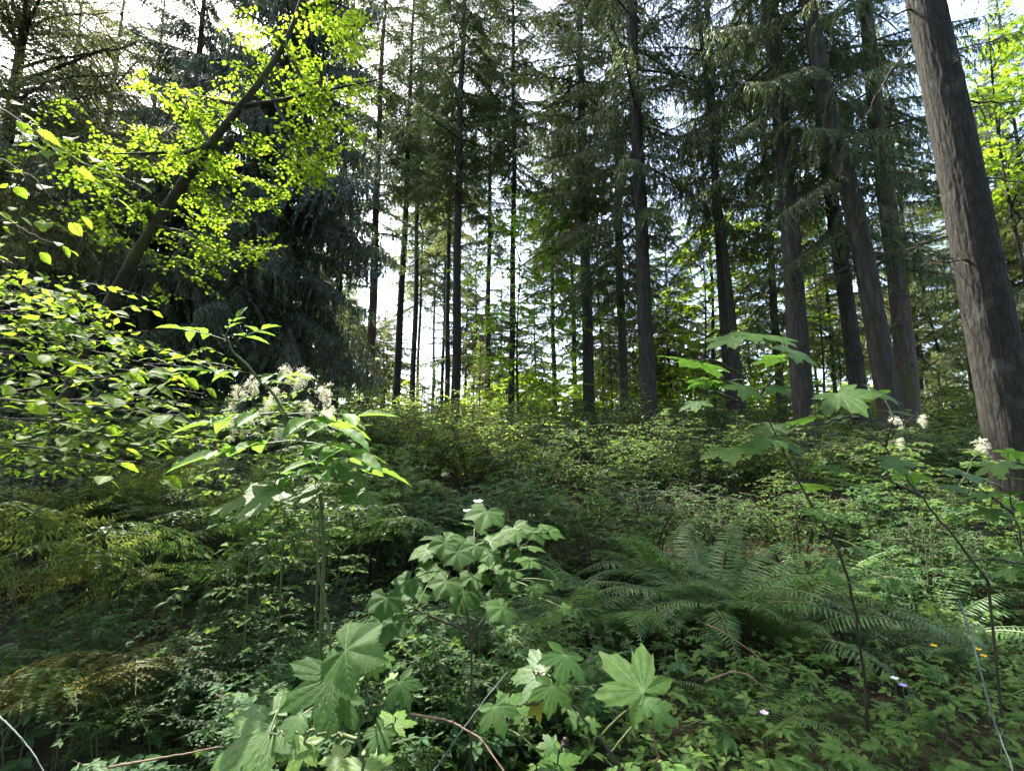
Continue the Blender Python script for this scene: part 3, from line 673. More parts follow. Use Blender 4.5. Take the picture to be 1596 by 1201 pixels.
# far thicket under the trunks
for px in range(420, 1640, 62):
    shrub(px + rs.uniform(-18, 18), rs.uniform(14.5, 17), 'small_y' if 600 < px < 800 and rs.random() < .75 or px > 1230 else 'small', rs.uniform(1.95, 2.45))
for px in range(470, 1600, 72):
    shrub(px + rs.uniform(-20, 20), rs.uniform(10.2, 12.8), ('small_y' if 560 < px < 830 else rs.choice(['small', 'tri'])) if px < 830 else rs.choice(['small', 'fine_b', 'small_y'] if px > 1240 else ['small', 'fine_b', 'small']), rs.uniform(1.45, 1.8), 1.0 + (.25 if 820 < px < 1050 else 0))
for px in range(400, 1560, 88):
    shrub(px + rs.uniform(-24, 24), rs.uniform(7.6, 9.0), 'small_y' if 600 < px < 800 else rs.choice(['small', 'tri', 'small']), rs.uniform(1.25, 1.5), .95)
for px in range(360, 1560, 110):
    shrub(px + rs.uniform(-28, 28), rs.uniform(5.6, 6.8), rs.choice(['tri', 'tri_b', 'fine_b', 'small']), rs.uniform(.95, 1.15), .95)
for px in range(-40, 820, 76):
    shrub(px + rs.uniform(-24, 24), rs.uniform(4.5, 5.3), rs.choice(['tri', 'small', 'tri_b', 'fine_b']), rs.uniform(.82, .98) if px < 760 else rs.uniform(.6, .7), .98)
for px in (500, 590, 680, 770, 1290, 1390, 1480, 1580):
    shrub(px + rs.uniform(-20, 20), rs.uniform(3.5, 4.0), rs.choice(['tri_b', 'fine_b']), rs.uniform(.45, .56), .95)
for px, Y, k2, c2 in ((425, 2.95, 'fine_b', .72), (540, 3.0, 'tri_b', .62), (330, 3.2, 'tri_b', .6), (455, 2.1, 'tri_b', .7), (610, 2.7, 'tri', .6), (700, 2.9, 'tri_b', .66), (790, 2.95, 'tri', .62), (870, 3.1, 'tri_b', .5), (250, 3.0, 'tri', .55), (140, 3.3, 'tri_b', .6), (40, 3.1, 'tri', .55), (640, 3.3, 'fine_b', .7), (1330, 4.9, 'tri_b', .8), (1420, 5.1, 'fine_b', .9), (1500, 5.0, 'tri_b', .9), (1580, 5.2, 'tri', 1.0), (1640, 4.6, 'tri_b', .9)):
    shrub(px, Y, k2, c2)
for px in (-30, 60, 150, 240, 320):
    shrub(px, rs.uniform(7.5, 9.5), rs.choice(['small', 'tri']), 1.2)
VINES = []
for i, (px, Y, sc) in enumerate([(545, 24, 1.0), (600, 30, 1.3), (655, 27, .7), (690, 33, .9), (740, 24, 1.1), (775, 30, 1.4), (830, 22, 1.1), (880, 28, 1.5), (925, 25, 1.2), (955, 30, 1.4), (990, 24, 1.1), (1050, 26, 1.4), (1095, 22, 1.2), (1160, 25, 1.4), (1205, 21, 1.2), (1270, 26, 1.3), (1310, 30, 1.2), (1365, 24, 1.0), (1440, 30, 1.2), (1500, 26, 1.0), (720, 21, .8), (795, 26, 1.5), (850, 33, 1.8), (905, 21, .9), (965, 22, 1.0), (1020, 30, 1.7), (1035, 21, 1.0), (1075, 29, 1.7), (1130, 32, 1.8), (1185, 30, 1.7), (1235, 32, 1.6), (1290, 22, 1.0), (1330, 34, 1.6), (1395, 30, 1.3)]):
    near = min(TREES[:31], key=lambda t: abs(t[0] - px))
    key = '%srear vine maple %s %s' % ('leafy ' if Y < 25 else 'distant ' if Y < 31 else 'farthest ', 'left of' if px < near[0] else 'right of', near[2])
    shrub(px, Y, 'vine', sc, 1.0, key, 'vine maples behind the trunks', 'vine_maple', 'tree')
    VINES.append((key, px, SHRUBS.pop()[0]))
for key in set(v[0] for v in VINES):
    same = sorted((v for v in VINES if v[0] == key), key=lambda v: v[1])
    for i, v in enumerate(same):
        if len(same) > 1: v[2]['label'] = ('left ', 'right ')[min(i, 1)] + key
adj = {'small': 'small-leaved', 'small_y': 'yellowish sun-tinted', 'tri': 'three-leaflet', 'tri_b': 'bluish three-leaflet', 'fine_b': 'fine-leaved bluish'}
buckets = {}
for o, px, Y, kind in SHRUBS:
    near = min(TREES[:31], key=lambda t: abs(t[0] - px))
    row = 'in the far row under' if Y > 14 else 'in the third row below' if Y > 10 else 'in the second row below' if Y > 7 else 'in the front row below' if Y > 5.5 else 'low in front of' if Y > 4.2 else 'nearest the viewer before'
    key = '%s shrub %s %s' % (adj[kind], row, near[2])
    buckets.setdefault(key, []).append((px, o))
for key, lst in buckets.items():
    lst.sort(key=lambda t: t[0])
    for i, (px, o) in enumerate(lst):
        key = key.replace('low bluish', 'bluish') if 'low in front' in key else key; o['label'] = key if len(lst) == 1 else ('left ' if i == 0 else 'right ' if i == len(lst) - 1 else 'middle ') + key
        o['group'] = 'shrubs massed under the trees'

# ------------------------------------------------------------------ far side: house and wood
def far_wood():
    r = np.random.default_rng(404); b = MB()
    for i in range(230):
        x = r.uniform(-120, 110); y = r.uniform(52, 110)
        if 22 < x < 56 and y < 62: continue
        h = r.uniform(7, 15) * (1 + (y - 52) / 110); R = h * r.uniform(.16, .30); z0 = gz(x, y)
        con = r.random() < .6; n = 300
        b.tube([(x, y, z0), (x, y, z0 + h * .9)], [.16, .03], 5, 1)
        u = r.uniform(.05, 1, n) ** .9; a = r.uniform(0, 6.283, n); q = np.sqrt(r.uniform(0, 1, n))
        rr = R * (1 - u) * q if con else R * 1.3 * np.sqrt(np.clip(1 - (2 * u - 1) ** 2, 0, 1)) * q
        P = np.stack([x + rr * np.cos(a), y + rr * np.sin(a), z0 + u * h], -1)
        D = np.stack([np.cos(a), np.sin(a), r.uniform(-.7, .3, n)], -1) + r.normal(0, .3, (n, 3))
        b.blades(P, D, r.normal(0, 1, (n, 3)), r.uniform(.4, 1.1, n), r.uniform(.2, .45, n), 0 if con else 2)
    tag(link('far_wood', b.mesh('far_wood', [M['fir_light'], M['bark'], M['lime']])), 'hazy distant wood closing the view beyond the trunks', kind='stuff')
far_wood()
def house():
    x0, x1, y0, y1 = 30.0, 47.0, 48.0, 55.0; z0 = gz(38, 50) - .2
    root = thing('pale_house', 'long low pale house glimpsed beyond the thin stems at far right', 'house', ((x0 + x1) / 2, (y0 + y1) / 2, z0))
    o = np.array(root.location)
    wall = plain_mat('pale_pink_wall', (.52, .42, .39), (.60, .50, .46), 3.0); roof = plain_mat('pale_grey_roof', (.42, .42, .45), (.52, .52, .55), 6.0); glass = plain_mat('dark_window', (.03, .035, .04), (.05, .055, .06), 2.0, .15)
    def box(a, c, mat, name, par):
        b = MB(); A = np.array(a) - o; C = np.array(c) - o
        V = [(X, Y, Z) for X in (A[0], C[0]) for Y in (A[1], C[1]) for Z in (A[2], C[2])]
        b.add(V, [(0, 1, 3, 2), (4, 6, 7, 5), (0, 4, 5, 1), (2, 3, 7, 6), (0, 2, 6, 4), (1, 5, 7, 3)]); return link(name, b.mesh(name, [mat]), par)
    box((x0, y0, z0), (x1, y1, z0 + 3.1), wall, 'wall', root)
    b = MB(); ym = (y0 + y1) / 2
    V = np.array([(x0 - .5, y0 - .6, z0 + 3.0), (x1 + .5, y0 - .6, z0 + 3.0), (x1 + .5, y1 + .6, z0 + 3.0), (x0 - .5, y1 + .6, z0 + 3.0), (x0 - .5, ym, z0 + 4.9), (x1 + .5, ym, z0 + 4.9)]) - o
    b.add(V, [(0, 1, 5, 4), (2, 3, 4, 5)]); b.add(V, [(0, 4, 3), (1, 2, 5)]); link('roof', b.mesh('roof', [roof]), root)
    for k in range(4):
        box((x0 + 2 + k * 4, y0 - .04, z0 + 1.1), (x0 + 3.4 + k * 4, y0 + .02, z0 + 2.3), glass, 'window', root)
house()

# ------------------------------------------------------------------ near leaves
def palmate(seed, lobes, sinus, teeth, mats, N=72, span=150, curl=.10, puck=.10, veinw=.009):
    r = np.random.default_rng(seed)
    a = np.unique(np.concatenate([np.linspace(-span, span, N), [l[0] for l in lobes]]))
    rad = np.full(len(a), .22)
    for (al, ln, w) in lobes:
        u = np.clip(np.abs(a - al) / w, 0, 1)
        rad = np.maximum(rad, ln * (1 - (1 - sinus) * u ** 0.85) * np.where(u < 1, 1, .0))
    rad = rad * (1 - np.cos(np.radians(np.clip(np.abs(a) - 105, 0, 45) * 2)) * 0)
    saw = ((np.arange(len(a)) % 2) * 2 - 1) * teeth * r.uniform(.5, 1.3, len(a)); saw[np.isin(a, [l[0] for l in lobes])] = 0
    rad = rad * (1 + saw) * (1 + r.normal(0, .012, len(a)))
    main = [l[0] for l in lobes if l[1] > .55]
    dist = np.min(np.abs(a[:, None] - np.array(main)[None, :]), 1) / 25.0
    th = np.radians(a); V = [(0, 0, 0)]; rings = (.33, .68, 1.0)
    ph = r.uniform(0, 6.28)
    def zz(f, rr, tt, ds): return -curl * (f * rr) ** 2 * 1.3 + puck * f * rr * np.minimum(ds, 1) * (1.1 - .6 * f) + .05 * f * np.sin(tt * 2 + ph) * rr
    for f in rings: V += list(np.stack([f * rad * np.cos(th), f * rad * np.sin(th), zz(f, rad, th, dist)], -1))
    b = MB(); n = len(a); V = np.array(V)
    b.v.append(V); b.n = len(V)
    b.f.append((np.array([(0, 1 + i, 2 + i) for i in range(n - 1)]), 0))
    q = []
    for k in range(2):
        o = 1 + k * n; q += [(o + i, o + n + i, o + n + i + 1, o + i + 1) for i in range(n - 1)]
    b.f.append((np.array(q), 0))
    for l in lobes:
        if l[1] < .55: continue
        t = math.radians(l[0]); f = np.linspace(0, .9, 6); d = np.array([math.cos(t), math.sin(t), 0]); s = np.array([-d[1], d[0], 0])
        c = f[:, None] * l[1] * d; c[:, 2] = zz(f, l[1], t, 0.0) + .006
        w = veinw * (1 - f * .8)
        VV = np.concatenate([c + s * w[:, None], c - s * w[:, None]])
        b.add(VV, [(i, i + 1, 7 + i, 6 + i) for i in range(5)], 1)
        for fk in (.3, .45, .6, .74):
            for sg in (1, -1):
                t2 = t + sg * math.radians(40); ln2 = .24 * (1.05 - fk) * 1.2 * l[1]; d2 = np.array([math.cos(t2), math.sin(t2), 0]); s2 = np.array([-d2[1], d2[0], 0])
                q = np.linspace(0, 1, 3); p2 = fk * l[1] * d + q[:, None] * ln2 * d2; rr = np.hypot(p2[:, 0], p2[:, 1]); aa = np.degrees(np.arctan2(p2[:, 1], p2[:, 0]))
                ds = np.min(np.abs(aa[:, None] - np.array(main)[None, :]), 1) / 25.0; rmax = np.interp(aa, a, rad); ff = np.clip(rr / np.maximum(rmax, .05), 0, 1)
                p2[:, 2] = zz(ff, rmax, np.radians(aa), ds) + .009
                w2 = (.0042 * (1 - .7 * q))[:, None]; b.add(np.concatenate([p2 + s2 * w2, p2 - s2 * w2]), [(0, 1, 4, 3), (1, 2, 5, 4)], 1)
    return b.mesh('palmate_leaf', mats, True)
MAPLE_L = [(0, 1.0, 27), (-52, .92, 27), (52, .92, 27), (-108, .62, 30), (108, .62, 30), (-15, .82, 12), (15, .82, 12), (-38, .76, 11), (38, .76, 11), (-67, .76, 12), (67, .76, 12), (-95, .5, 8), (95, .5, 8)]
THIM_L = [(0, 1.0, 36), (-58, .92, 34), (58, .92, 34), (-115, .74, 34), (115, .74, 34)]
def leafset(mat, kind, n=3, seed=0):
    if kind == 'maple': return [palmate(500 + seed + k, MAPLE_L, .50, .02, [M[mat], M['vein']]) for k in range(n)]
    return [palmate(540 + seed + k, THIM_L, .66, .055, [M[mat], M['vein']], 96, 158, .14, .14) for k in range(n)]
LEAF = {'maple': leafset('maple', 'maple'), 'maple_y': leafset('maple_y', 'maple', 2, 10), 'maple_o': leafset('maple_o', 'maple', 1, 15), 'thimble': leafset('thimble', 'thimble', 3, 20), 'thimble_y': leafset('maple_y', 'thimble', 2, 30)}
def ovate_mesh(seed, mat, W=.30, peak=.42, teeth=.05, n=13, droop=.16, fold=.10, veinw=.008):
    r = np.random.default_rng(seed); x = np.linspace(0, 1, n); u = np.where(x < peak, x / peak * .5, .5 + (x - peak) / (1 - peak) * .5)
    w = W * np.sin(np.pi * u) ** .85 * (1 + ((np.arange(n) % 2) * 2 - 1) * teeth); w[0] = .004; w[-1] = 0.001
    z = -droop * x ** 2
    cols = [np.stack([x - .06 * abs(f) * np.sin(np.pi * x), f * w, z + fold * abs(f) * w / W * 1.0 + .012 * np.sin(x * 25) * abs(f)], -1) for f in (-1, -.5, 0, .5, 1)]
    b = MB(); V = np.stack(cols, 1).reshape(-1, 3)
    b.add(V, [(i * 5 + j, (i + 1) * 5 + j, (i + 1) * 5 + j + 1, i * 5 + j + 1) for i in range(n - 1) for j in range(4)])
    c = np.stack([x, 0 * x, z + .004], -1); ww = veinw * (1 - .8 * x); s = np.stack([0 * x, ww, 0 * x], -1)
    b.add(np.concatenate([c + s, c - s]), [(i, i + 1, n + i + 1, n + i) for i in range(n - 1)], 1)
    return b.mesh('ovate_leaf', [M[mat], M['vein']], True)
LEAF['hazel'] = [ovate_mesh(600 + k, 'hazel', .40, .5, .05, 15) for k in range(2)]
LEAF['elder'] = [ovate_mesh(610 + k, 'elder', .20, .42, .04, 15) for k in range(2)]
LEAF['lime'] = [ovate_mesh(615 + k, 'lime', .38, .48, .05, 13) for k in range(2)]
def tri_leaf(seed, mat):
    r = np.random.default_rng(seed); b = MB(); base = ovate_mesh(seed, mat, .30, .40, .07, 9, .12, .10)
    V = np.array([v.co[:] for v in base.vertices]); F = [tuple(p.vertices) for p in base.polygons]; mi = [p.material_index for p in base.polygons]
    for ang, sc, off in ((0, .72, .28), (74, .60, .12), (-74, .60, .12)):
        c, s = math.cos(math.radians(ang)), math.sin(math.radians(ang)); R = np.array([[c, -s, 0], [s, c, 0], [0, 0, 1]])
        W = (V * sc) @ R.T + (off, 0, 0); W[:, 2] -= .06 * abs(ang) / 74 * np.hypot(W[:, 0], W[:, 1])
        b.add(W, [f for f, m in zip(F, mi) if m == 0], 0); b.add(W, [f for f, m in zip(F, mi) if m == 1], 1)
    b.tube([(-.12, 0, .0), (.1, 0, .004), (.3, 0, 0)], [.008, .007, .005], 3, 2)
    bpy.data.meshes.remove(base)
    return b.mesh('three_part_leaf', [M[mat], M['vein'], M['stem']], True)
LEAF['bramble'] = [tri_leaf(630 + k, 'bramble') for k in range(3)]
LEAF['bramble_b'] = [tri_leaf(640 + k, 'shrub_b') for k in range(2)]

def polyline(px_pts, Y=None, n=24, jit=.004, r=rng):
    W = np.array([at(*p) if len(p) == 3 else at(p[0], p[1], Y) for p in px_pts])
    t = np.linspace(0, 1, len(W)); f = np.linspace(0, 1, n)
    Q = np.stack([np.interp(f, t, W[:, k]) for k in range(3)], -1)
    for _ in range(3): Q[1:-1] = (Q[:-2] + 2 * Q[1:-1] + Q[2:]) / 4
    Q[1:-1] += r.normal(0, jit, (n - 2, 3))
    return Q
def to_ground(Q):
    """continue a stem down to the soil"""
    b = Q[0]; g = gz(b[0], b[1])
    if b[2] - g < .05: return Q
    k = 6; s = np.linspace(1, 0, k, endpoint=False)[:, None] ** 1.0
    foot = np.array([b[0] + .15 * (b[0] - Q[3][0]), b[1] + .05, g - .04])
    return np.vstack([b + (foot - b) * s, Q])
def sapling(name, label, cat, stems, leaves, Y, kind, seed, rad=.008, stem_mat='stem_dark', tilt=(.15, .65), group=None, spreadY=.25, extra=0, width=1.55, petiole=.0028):
    """stems: pixel polylines; leaves: (px, py, size_px[, kind]) hung on petioles from the nearest stem point"""
    r = np.random.default_rng(seed)
    S = [to_ground(polyline(s, Y, r=r)) if i == 0 else polyline(s, Y, r=r) for i, s in enumerate(stems)]
    root = thing(name, label, cat, (S[0][0][0], S[0][0][1], gz(S[0][0][0], S[0][0][1])), group)
    o = np.array(root.location)
    for Q in S:
        b = MB(); b.tube(Q - o, np.linspace(rad, rad * .35, len(Q)), 7); link('stem', b.mesh('sapling_stem', [M[stem_mat]], True), root)
    allp = np.vstack([Q[len(Q) // 4:] for Q in S])
    leaves = list(leaves)
    for i in range(extra):
        q = leaves[r.integers(len(leaves))]; leaves.append((q[0] + r.normal(0, 38), q[1] + abs(r.normal(8, 30)), q[2] * r.uniform(.5, .9)))
    for L in leaves:
        px, py, sz = L[:3]; kd = L[3] if len(L) > 3 else kind
        yy = Y + r.uniform(-spreadY, spreadY); p = at(px, py, yy)
        sc = sz * yy / FPX / width
        j = allp[np.argmin(np.linalg.norm(allp - p, axis=1) + np.maximum(0, allp[:, 2] - p[2] - .02) * 1.5)]
        out = p - j; out[2] = 0; out = out / (np.linalg.norm(out) + 1e-6)
        if len(L) > 4: hd = np.array(L[4], float)
        else: hd = out * .9 + np.array([r.normal(0, .35), -.45 + r.normal(0, .25), 0])
        t = r.uniform(*tilt)
        N = nrm(np.array([r.normal(0, .22), -t, 1.0]) + .25 * np.array([out[0], out[1], 0]))
        X = hd - N * np.dot(hd, N)
        org = p - nrm(X) * sc * .35
        m = LEAF[kd][r.integers(len(LEAF[kd]))]
        lf = link('leaf', m, root, frame(org - o, X, N, (sc, sc * r.uniform(.9, 1.08), sc)))
        s = np.linspace(0, 1, 6)[:, None]
        b = MB(); b.tube(j + (org - j) * s + np.array([0, 0, .12]) * np.linalg.norm(org - j) * (s * (1 - s) * 2) - o, petiole, 4)
        link('petiole', b.mesh('petiole', [M['stem']], True), root)
    return root

sapling('maple_sapling', 'maple sapling with large star-shaped leaves held at eye level, right of centre', 'sapling',
    [[(1348, 1058, 2.75), (1335, 960, 2.6), (1322, 880, 2.5), (1290, 825, 2.45), (1252, 765, 2.4), (1222, 705, 2.4), (1195, 645, 2.4), (1163, 585, 2.4), (1150, 548, 2.4)], [(1163, 590, 2.4), (1120, 562, 2.4), (1070, 560, 2.4)], [(1180, 620, 2.4), (1215, 575, 2.4), (1235, 550, 2.4)], [(1150, 625, 2.4), (1110, 610, 2.4), (1090, 630, 2.4)]],
    [(1080, 565, 100), (1128, 530, 75), (1175, 522, 80), (1215, 528, 70), (1240, 551, 70), (1198, 560, 60), (1160, 608, 66), (1213, 606, 50), (1085, 631, 55), (1138, 704, 85), (1190, 690, 70), (1232, 694, 64), (1090, 596, 55), (1106, 616, 45), (1130, 600, 45), (1297, 877, 30), (1341, 913, 28), (1387, 910, 30), (1411, 918, 25), (1301, 903, 28), (1275, 800, 36), (1345, 860, 30)],
    2.4, 'maple', 31, .0085, tilt=(.05, .45), width=1.38)
sapling('maple_sapling', 'second maple sapling, its stem slanting up left before the wide dark trunks', 'sapling',
    [[(1540, 905, 2.7), (1490, 840, 2.6), (1432, 772, 2.6), (1380, 695, 2.55), (1325, 650, 2.55)], [(1380, 695, 2.55), (1392, 650, 2.5)], [(1325, 650, 2.55), (1280, 660, 2.5), (1230, 668, 2.5)], [(1432, 772, 2.6), (1380, 745, 2.5), (1330, 738, 2.5)]],
    [(1322, 622, 95), (1350, 615, 70), (1380, 614, 66), (1392, 640, 60), (1245, 655, 85), (1200, 669, 56), (1300, 655, 60), (1288, 728, 66), (1346, 741, 85), (1262, 757, 66), (1400, 720, 60), (1310, 748, 60), (1420, 742, 52)],
    2.55, 'maple', 32, .0075, tilt=(.05, .45), width=1.38)
sapling('maple_sapling', 'broad-leaved maple sapling at the right edge below the huge trunk', 'sapling',
    [[(1625, 990, 2.9), (1600, 880, 2.8), (1580, 800, 2.8), (1570, 730, 2.8)], [(1580, 800, 2.8), (1540, 770, 2.7), (1510, 750, 2.7)], [(1600, 880, 2.8), (1550, 870, 2.7), (1500, 875, 2.7)]],
    [(1513, 741, 70), (1528, 770, 62), (1567, 768, 56), (1585, 709, 50), (1578, 744, 50), (1556, 729, 66), (1491, 874, 40), (1532, 867, 36), (1585, 870, 40), (1574, 893, 40), (1490, 760, 50), (1545, 800, 50), (1590, 790, 50)],
    2.8, 'maple', 33, .008, tilt=(.05, .45), width=1.38)
sapling('thimbleberry_bush', 'thimbleberry bush with many broad soft lobed leaves at bottom centre', 'shrub',
    [[(735, 1010), (725, 930), (735, 860), (755, 805)], [(728, 940), (690, 880), (680, 838)], [(728, 930), (790, 870), (840, 830)], [(735, 990), (770, 940), (800, 885)], [(720, 980), (650, 950), (600, 945)]],
    [(755, 806, 62), (679, 836, 56), (705, 846, 56), (735, 860, 52), (802, 831, 56), (815, 872, 52), (842, 832, 44), (675, 890, 56), (719, 933, 58), (775, 953, 58), (795, 890, 48), (792, 908, 44), (629, 913, 48), (649, 921, 48), (599, 944, 56), (602, 983, 62), (552, 977, 56), (559, 1013, 72), (745, 822, 52), (692, 854, 46), (860, 825, 44), (770, 838, 50), (715, 870, 50), (655, 860, 46), (830, 852, 44), (760, 880, 50), (690, 915, 50), (740, 905, 50), (620, 955, 50), (780, 915, 44)],
    2.3, 'thimble', 34, .006, 'twig', (.15, .75), extra=22)
sapling('maple_sapling', 'pale fresh maple sapling in the near foreground, bottom left of centre', 'sapling',
    [[(565, 1250), (562, 1180), (560, 1110), (555, 1060), (562, 1030)], [(562, 1130), (520, 1100), (492, 1072)], [(560, 1150), (480, 1140), (420, 1150)], [(562, 1120), (600, 1090), (625, 1080)], [(562, 1180), (600, 1150), (620, 1120)]],
    [(490, 1072, 125, 'maple', (-.8, -.9, 0)), (388, 1160, 165, 'maple', (-1, -.7, 0)), (459, 1129, 62, 'maple'), (527, 1112, 78, 'maple', (-.2, -1, 0)), (560, 1018, 105, 'thimble', (.8, -.3, 0)), (562, 1032, 46), (602, 1029, 34), (584, 1046, 32), (607, 1058, 28), (628, 1077, 66, 'maple'), (619, 1119, 64), (587, 1151, 60, 'maple'), (573, 1183, 85), (519, 1182, 56), (464, 1176, 72), (440, 1100, 50, 'maple'), (545, 1075, 50, 'maple')],
    1.4, 'maple_y', 35, .006, 'stem', (.35, .9), spreadY=.12)
sapling('maple_sapling', 'small maple sapling with one yellowing leaf at bottom centre', 'sapling',
    [[(965, 1190), (920, 1130), (880, 1085), (862, 1065)], [(880, 1085), (830, 1095), (790, 1100)], [(870, 1075), (845, 1055), (830, 1045)], [(885, 1150), (875, 1165), (869, 1172)]],
    [(828, 1048, 90), (878, 1036, 78), (800, 1094, 60), (776, 1117, 66), (859, 1086, 68), (838, 1107, 38, 'maple_o'), (869, 1173, 78), (1033, 1113, 60), (1014, 1097, 46), (892, 1120, 34), (916, 1120, 28), (923, 1132, 30), (852, 1160, 40)],
    1.55, 'maple', 36, .006, 'twig', (.4, .9), spreadY=.10)
sapling('broad_maple_shoot', 'single large dark maple leaf on a pale stalk at bottom centre right', 'sapling',
    [[(1030, 1210), (1018, 1150), (1000, 1095), (990, 1078)]], [(978, 1052, 130, 'maple', (-.35, .6, 0))], 1.55, 'maple', 37, .0045, 'cane', (.8, .9), spreadY=.02)
sapling('maple_sapling', 'maple shoot with drooping bluish leaves under the cream flower clusters', 'sapling',
    [[(515, 1000), (500, 900), (488, 830), (490, 770), (497, 715)], [(490, 790), (450, 765), (405, 765)], [(495, 735), (530, 745), (560, 765)]],
    [(395, 772, 150, 'maple', (-1, -.5, 0)), (440, 735, 70), (470, 770, 90, 'maple', (-.8, -.8, 0)), (555, 770, 75), (540, 738, 62), (575, 780, 55), (505, 752, 60), (512, 712, 60, 'elder'), (425, 800, 60)],
    2.05, 'maple', 38, .006, 'stem', (.0, .4), spreadY=.12)

# ------------------------------------------------------------------ elder shoot and flowering shrub
def elder():
    r = np.random.default_rng(81); Y = 2.25
    main = to_ground(polyline([(505, 860, 2.4), (497, 760, 2.3), (484, 705, 2.25), (445, 640, 2.2), (400, 585, 2.2), (365, 545, 2.2), (346, 522, 2.2)], r=r))
    root = thing('elder_shoot', 'arching elder shoot with paired leaflets, its tip left above the cream flowers', 'shrub', (main[0][0], main[0][1], gz(main[0][0], main[0][1])))
    o = np.array(root.location); b = MB(); b.tube(main - o, np.linspace(.011, .004, len(main)), 8); link('stem', b.mesh('elder_stem', [M['stem']], True), root)
    # compound leaves: base px, py, heading in the picture (right, away), length px, pairs
    for (px, py, hx, hy, ln, up) in [(352, 530, -.9, -.3, 62, .35), (358, 538, .8, -.2, 66, .45), (350, 525, .2, .3, 45, .9), (398, 582, -.5, -.7, 70, .05), (402, 586, .9, -.3, 72, .1), (448, 645, .9, .2, 105, .12), (450, 650, .9, -.5, 110, -.05), (446, 642, -.9, -.4, 95, -.05), (470, 685, -1, -.2, 115, -.05), (472, 688, .9, -.5, 110, -.05), (486, 712, 1, .1, 95, -.05), (486, 712, .5, -.9, 90, -.1)]:
        base = at(px, py, 2.2); L = ln * 2.2 / FPX; d = nrm(np.array([hx, hy, up])); lat = nrm(np.cross((0, 0, 1.0), d)); s = np.linspace(0, 1, 6)[:, None]
        c = base + d * L * s + np.array([0, 0, -.15 * L]) * s ** 2
        q = MB(); q.tube(c - o, .0022, 4); rach = link('leaf_stalk', q.mesh('elder_leaf_stalk', [M['stem']], True), root)
        for u, sg in ((.45, 1), (.45, -1), (.8, 1), (.8, -1), (1, 0)):
            p = base + d * L * u + np.array([0, 0, -.15 * L]) * u * u
            X = d * (.45 if sg else 1) + lat * sg + np.array([0, 0, -.15 + r.normal(0, .1)])
            link('leaflet', LEAF['elder'][r.integers(2)], rach, frame(p - o, X, np.array([r.normal(0, .2), -.25 + r.normal(0, .2), 1]), L * r.uniform(.52, .7)))
elder()
def panicle(seed):
    r = np.random.default_rng(seed); b = MB(); s = np.linspace(0, 1, 6)
    b.tube(np.stack([s, 0 * s, -.35 * s ** 2], -1), .008, 4, 1)
    P = []
    for i in range(38):
        t = r.uniform(.05, 1); base = np.array([t, 0, -.35 * t * t]); a = r.uniform(0, 6.283); ln = (.42 * (1 - t) + .10) * r.uniform(.6, 1.1)
        d = np.array([.45, math.cos(a), math.sin(a)]); e = base + d * ln + np.array([0, 0, -.2 * ln])
        b.tube([base, (base + e) / 2 + (0, 0, .01), e], [.004, .003, .002], 3, 1)
        n = 26; u = r.uniform(.25, 1, n)[:, None]; P.append(base + (e - base) * u + r.normal(0, .035, (n, 3)))
    P = np.vstack(P); n = len(P)
    b.blades(P, r.normal(0, 1, (n, 3)), r.normal(0, 1, (n, 3)), .046, .040, 0, .5)
    return b.mesh('flower_panicle', [M['flower'], M['stem']])
PAN = [panicle(650 + k) for k in range(3)]
def flowering(name, label, panicles, stems, Y, seed, foliage=()):
    r = np.random.default_rng(seed)
    S = [to_ground(polyline(s, Y, r=r)) for s in stems]
    root = thing(name, label, 'shrub', (S[0][0][0], S[0][0][1], gz(S[0][0][0], S[0][0][1]))); o = np.array(root.location)
    for Q in S: b = MB(); b.tube(Q - o, np.linspace(.0052, .0025, len(Q)), 6); link('stem', b.mesh('flowering_stem', [M['stem']], True), root)
    allp = np.vstack([Q[len(Q) // 2:] for Q in S])
    for (px, py, sz) in panicles:
        p = at(px, py, Y + r.uniform(-.15, .15)); sc = sz * Y / FPX
        j = allp[np.argmin(np.linalg.norm(allp - p, axis=1))]
        d = np.array([r.uniform(-.5, .5), r.uniform(-.6, 0), -.55]); d = nrm(d); st = p - d * sc * .5
        b = MB(); s = np.linspace(0, 1, 5)[:, None]; b.tube(j + (st - j) * s + np.array([0, 0, .05]) * s * (1 - s) * 2 - o, .0025, 4); link('twig', b.mesh('flower_twig', [M['twig']]), root)
        link('flower_panicle', PAN[r.integers(3)], root, frame(st - o, d, (r.normal(0, .3), r.normal(0, .3), 1), sc))
    f = MB()
    for (px, py, n, sp) in foliage:
        for q in range(n):
            p = at(px + r.normal(0, sp), py + r.normal(0, sp * .7), Y + r.normal(0, .18)) - o; a = r.uniform(0, 6.283)
            leaf_spray(r, f, p, (math.cos(a), math.sin(a), .1), .2, .055, (OVT, OVF), .022, 0, 1, .35)
    if foliage: tag(link('foliage', f.mesh('flowering_foliage', [M['shrub'], M['twig']]), root), kind='stuff')
flowering('flowering_shrub', 'shrub with drooping cream flower clusters behind the elder shoot, left of centre',
    [(467, 584, 44), (425, 616, 46), (370, 612, 36), (366, 659, 44), (386, 655, 38), (511, 609, 36), (514, 640, 36), (472, 637, 38), (395, 596, 34), (440, 675, 30), (448, 578, 30), (415, 640, 30), (360, 640, 30)],
    [[(445, 760), (438, 700), (445, 650), (460, 590)], [(395, 760), (388, 700), (378, 650), (370, 610)], [(500, 760), (496, 700), (504, 650), (512, 605)]], 2.9, 82, [(430, 630, 14, 40), (380, 660, 10, 28), (490, 640, 12, 30), (430, 700, 22, 45), (470, 740, 20, 40), (420, 780, 26, 50), (450, 850, 26, 55), (420, 920, 20, 50)])
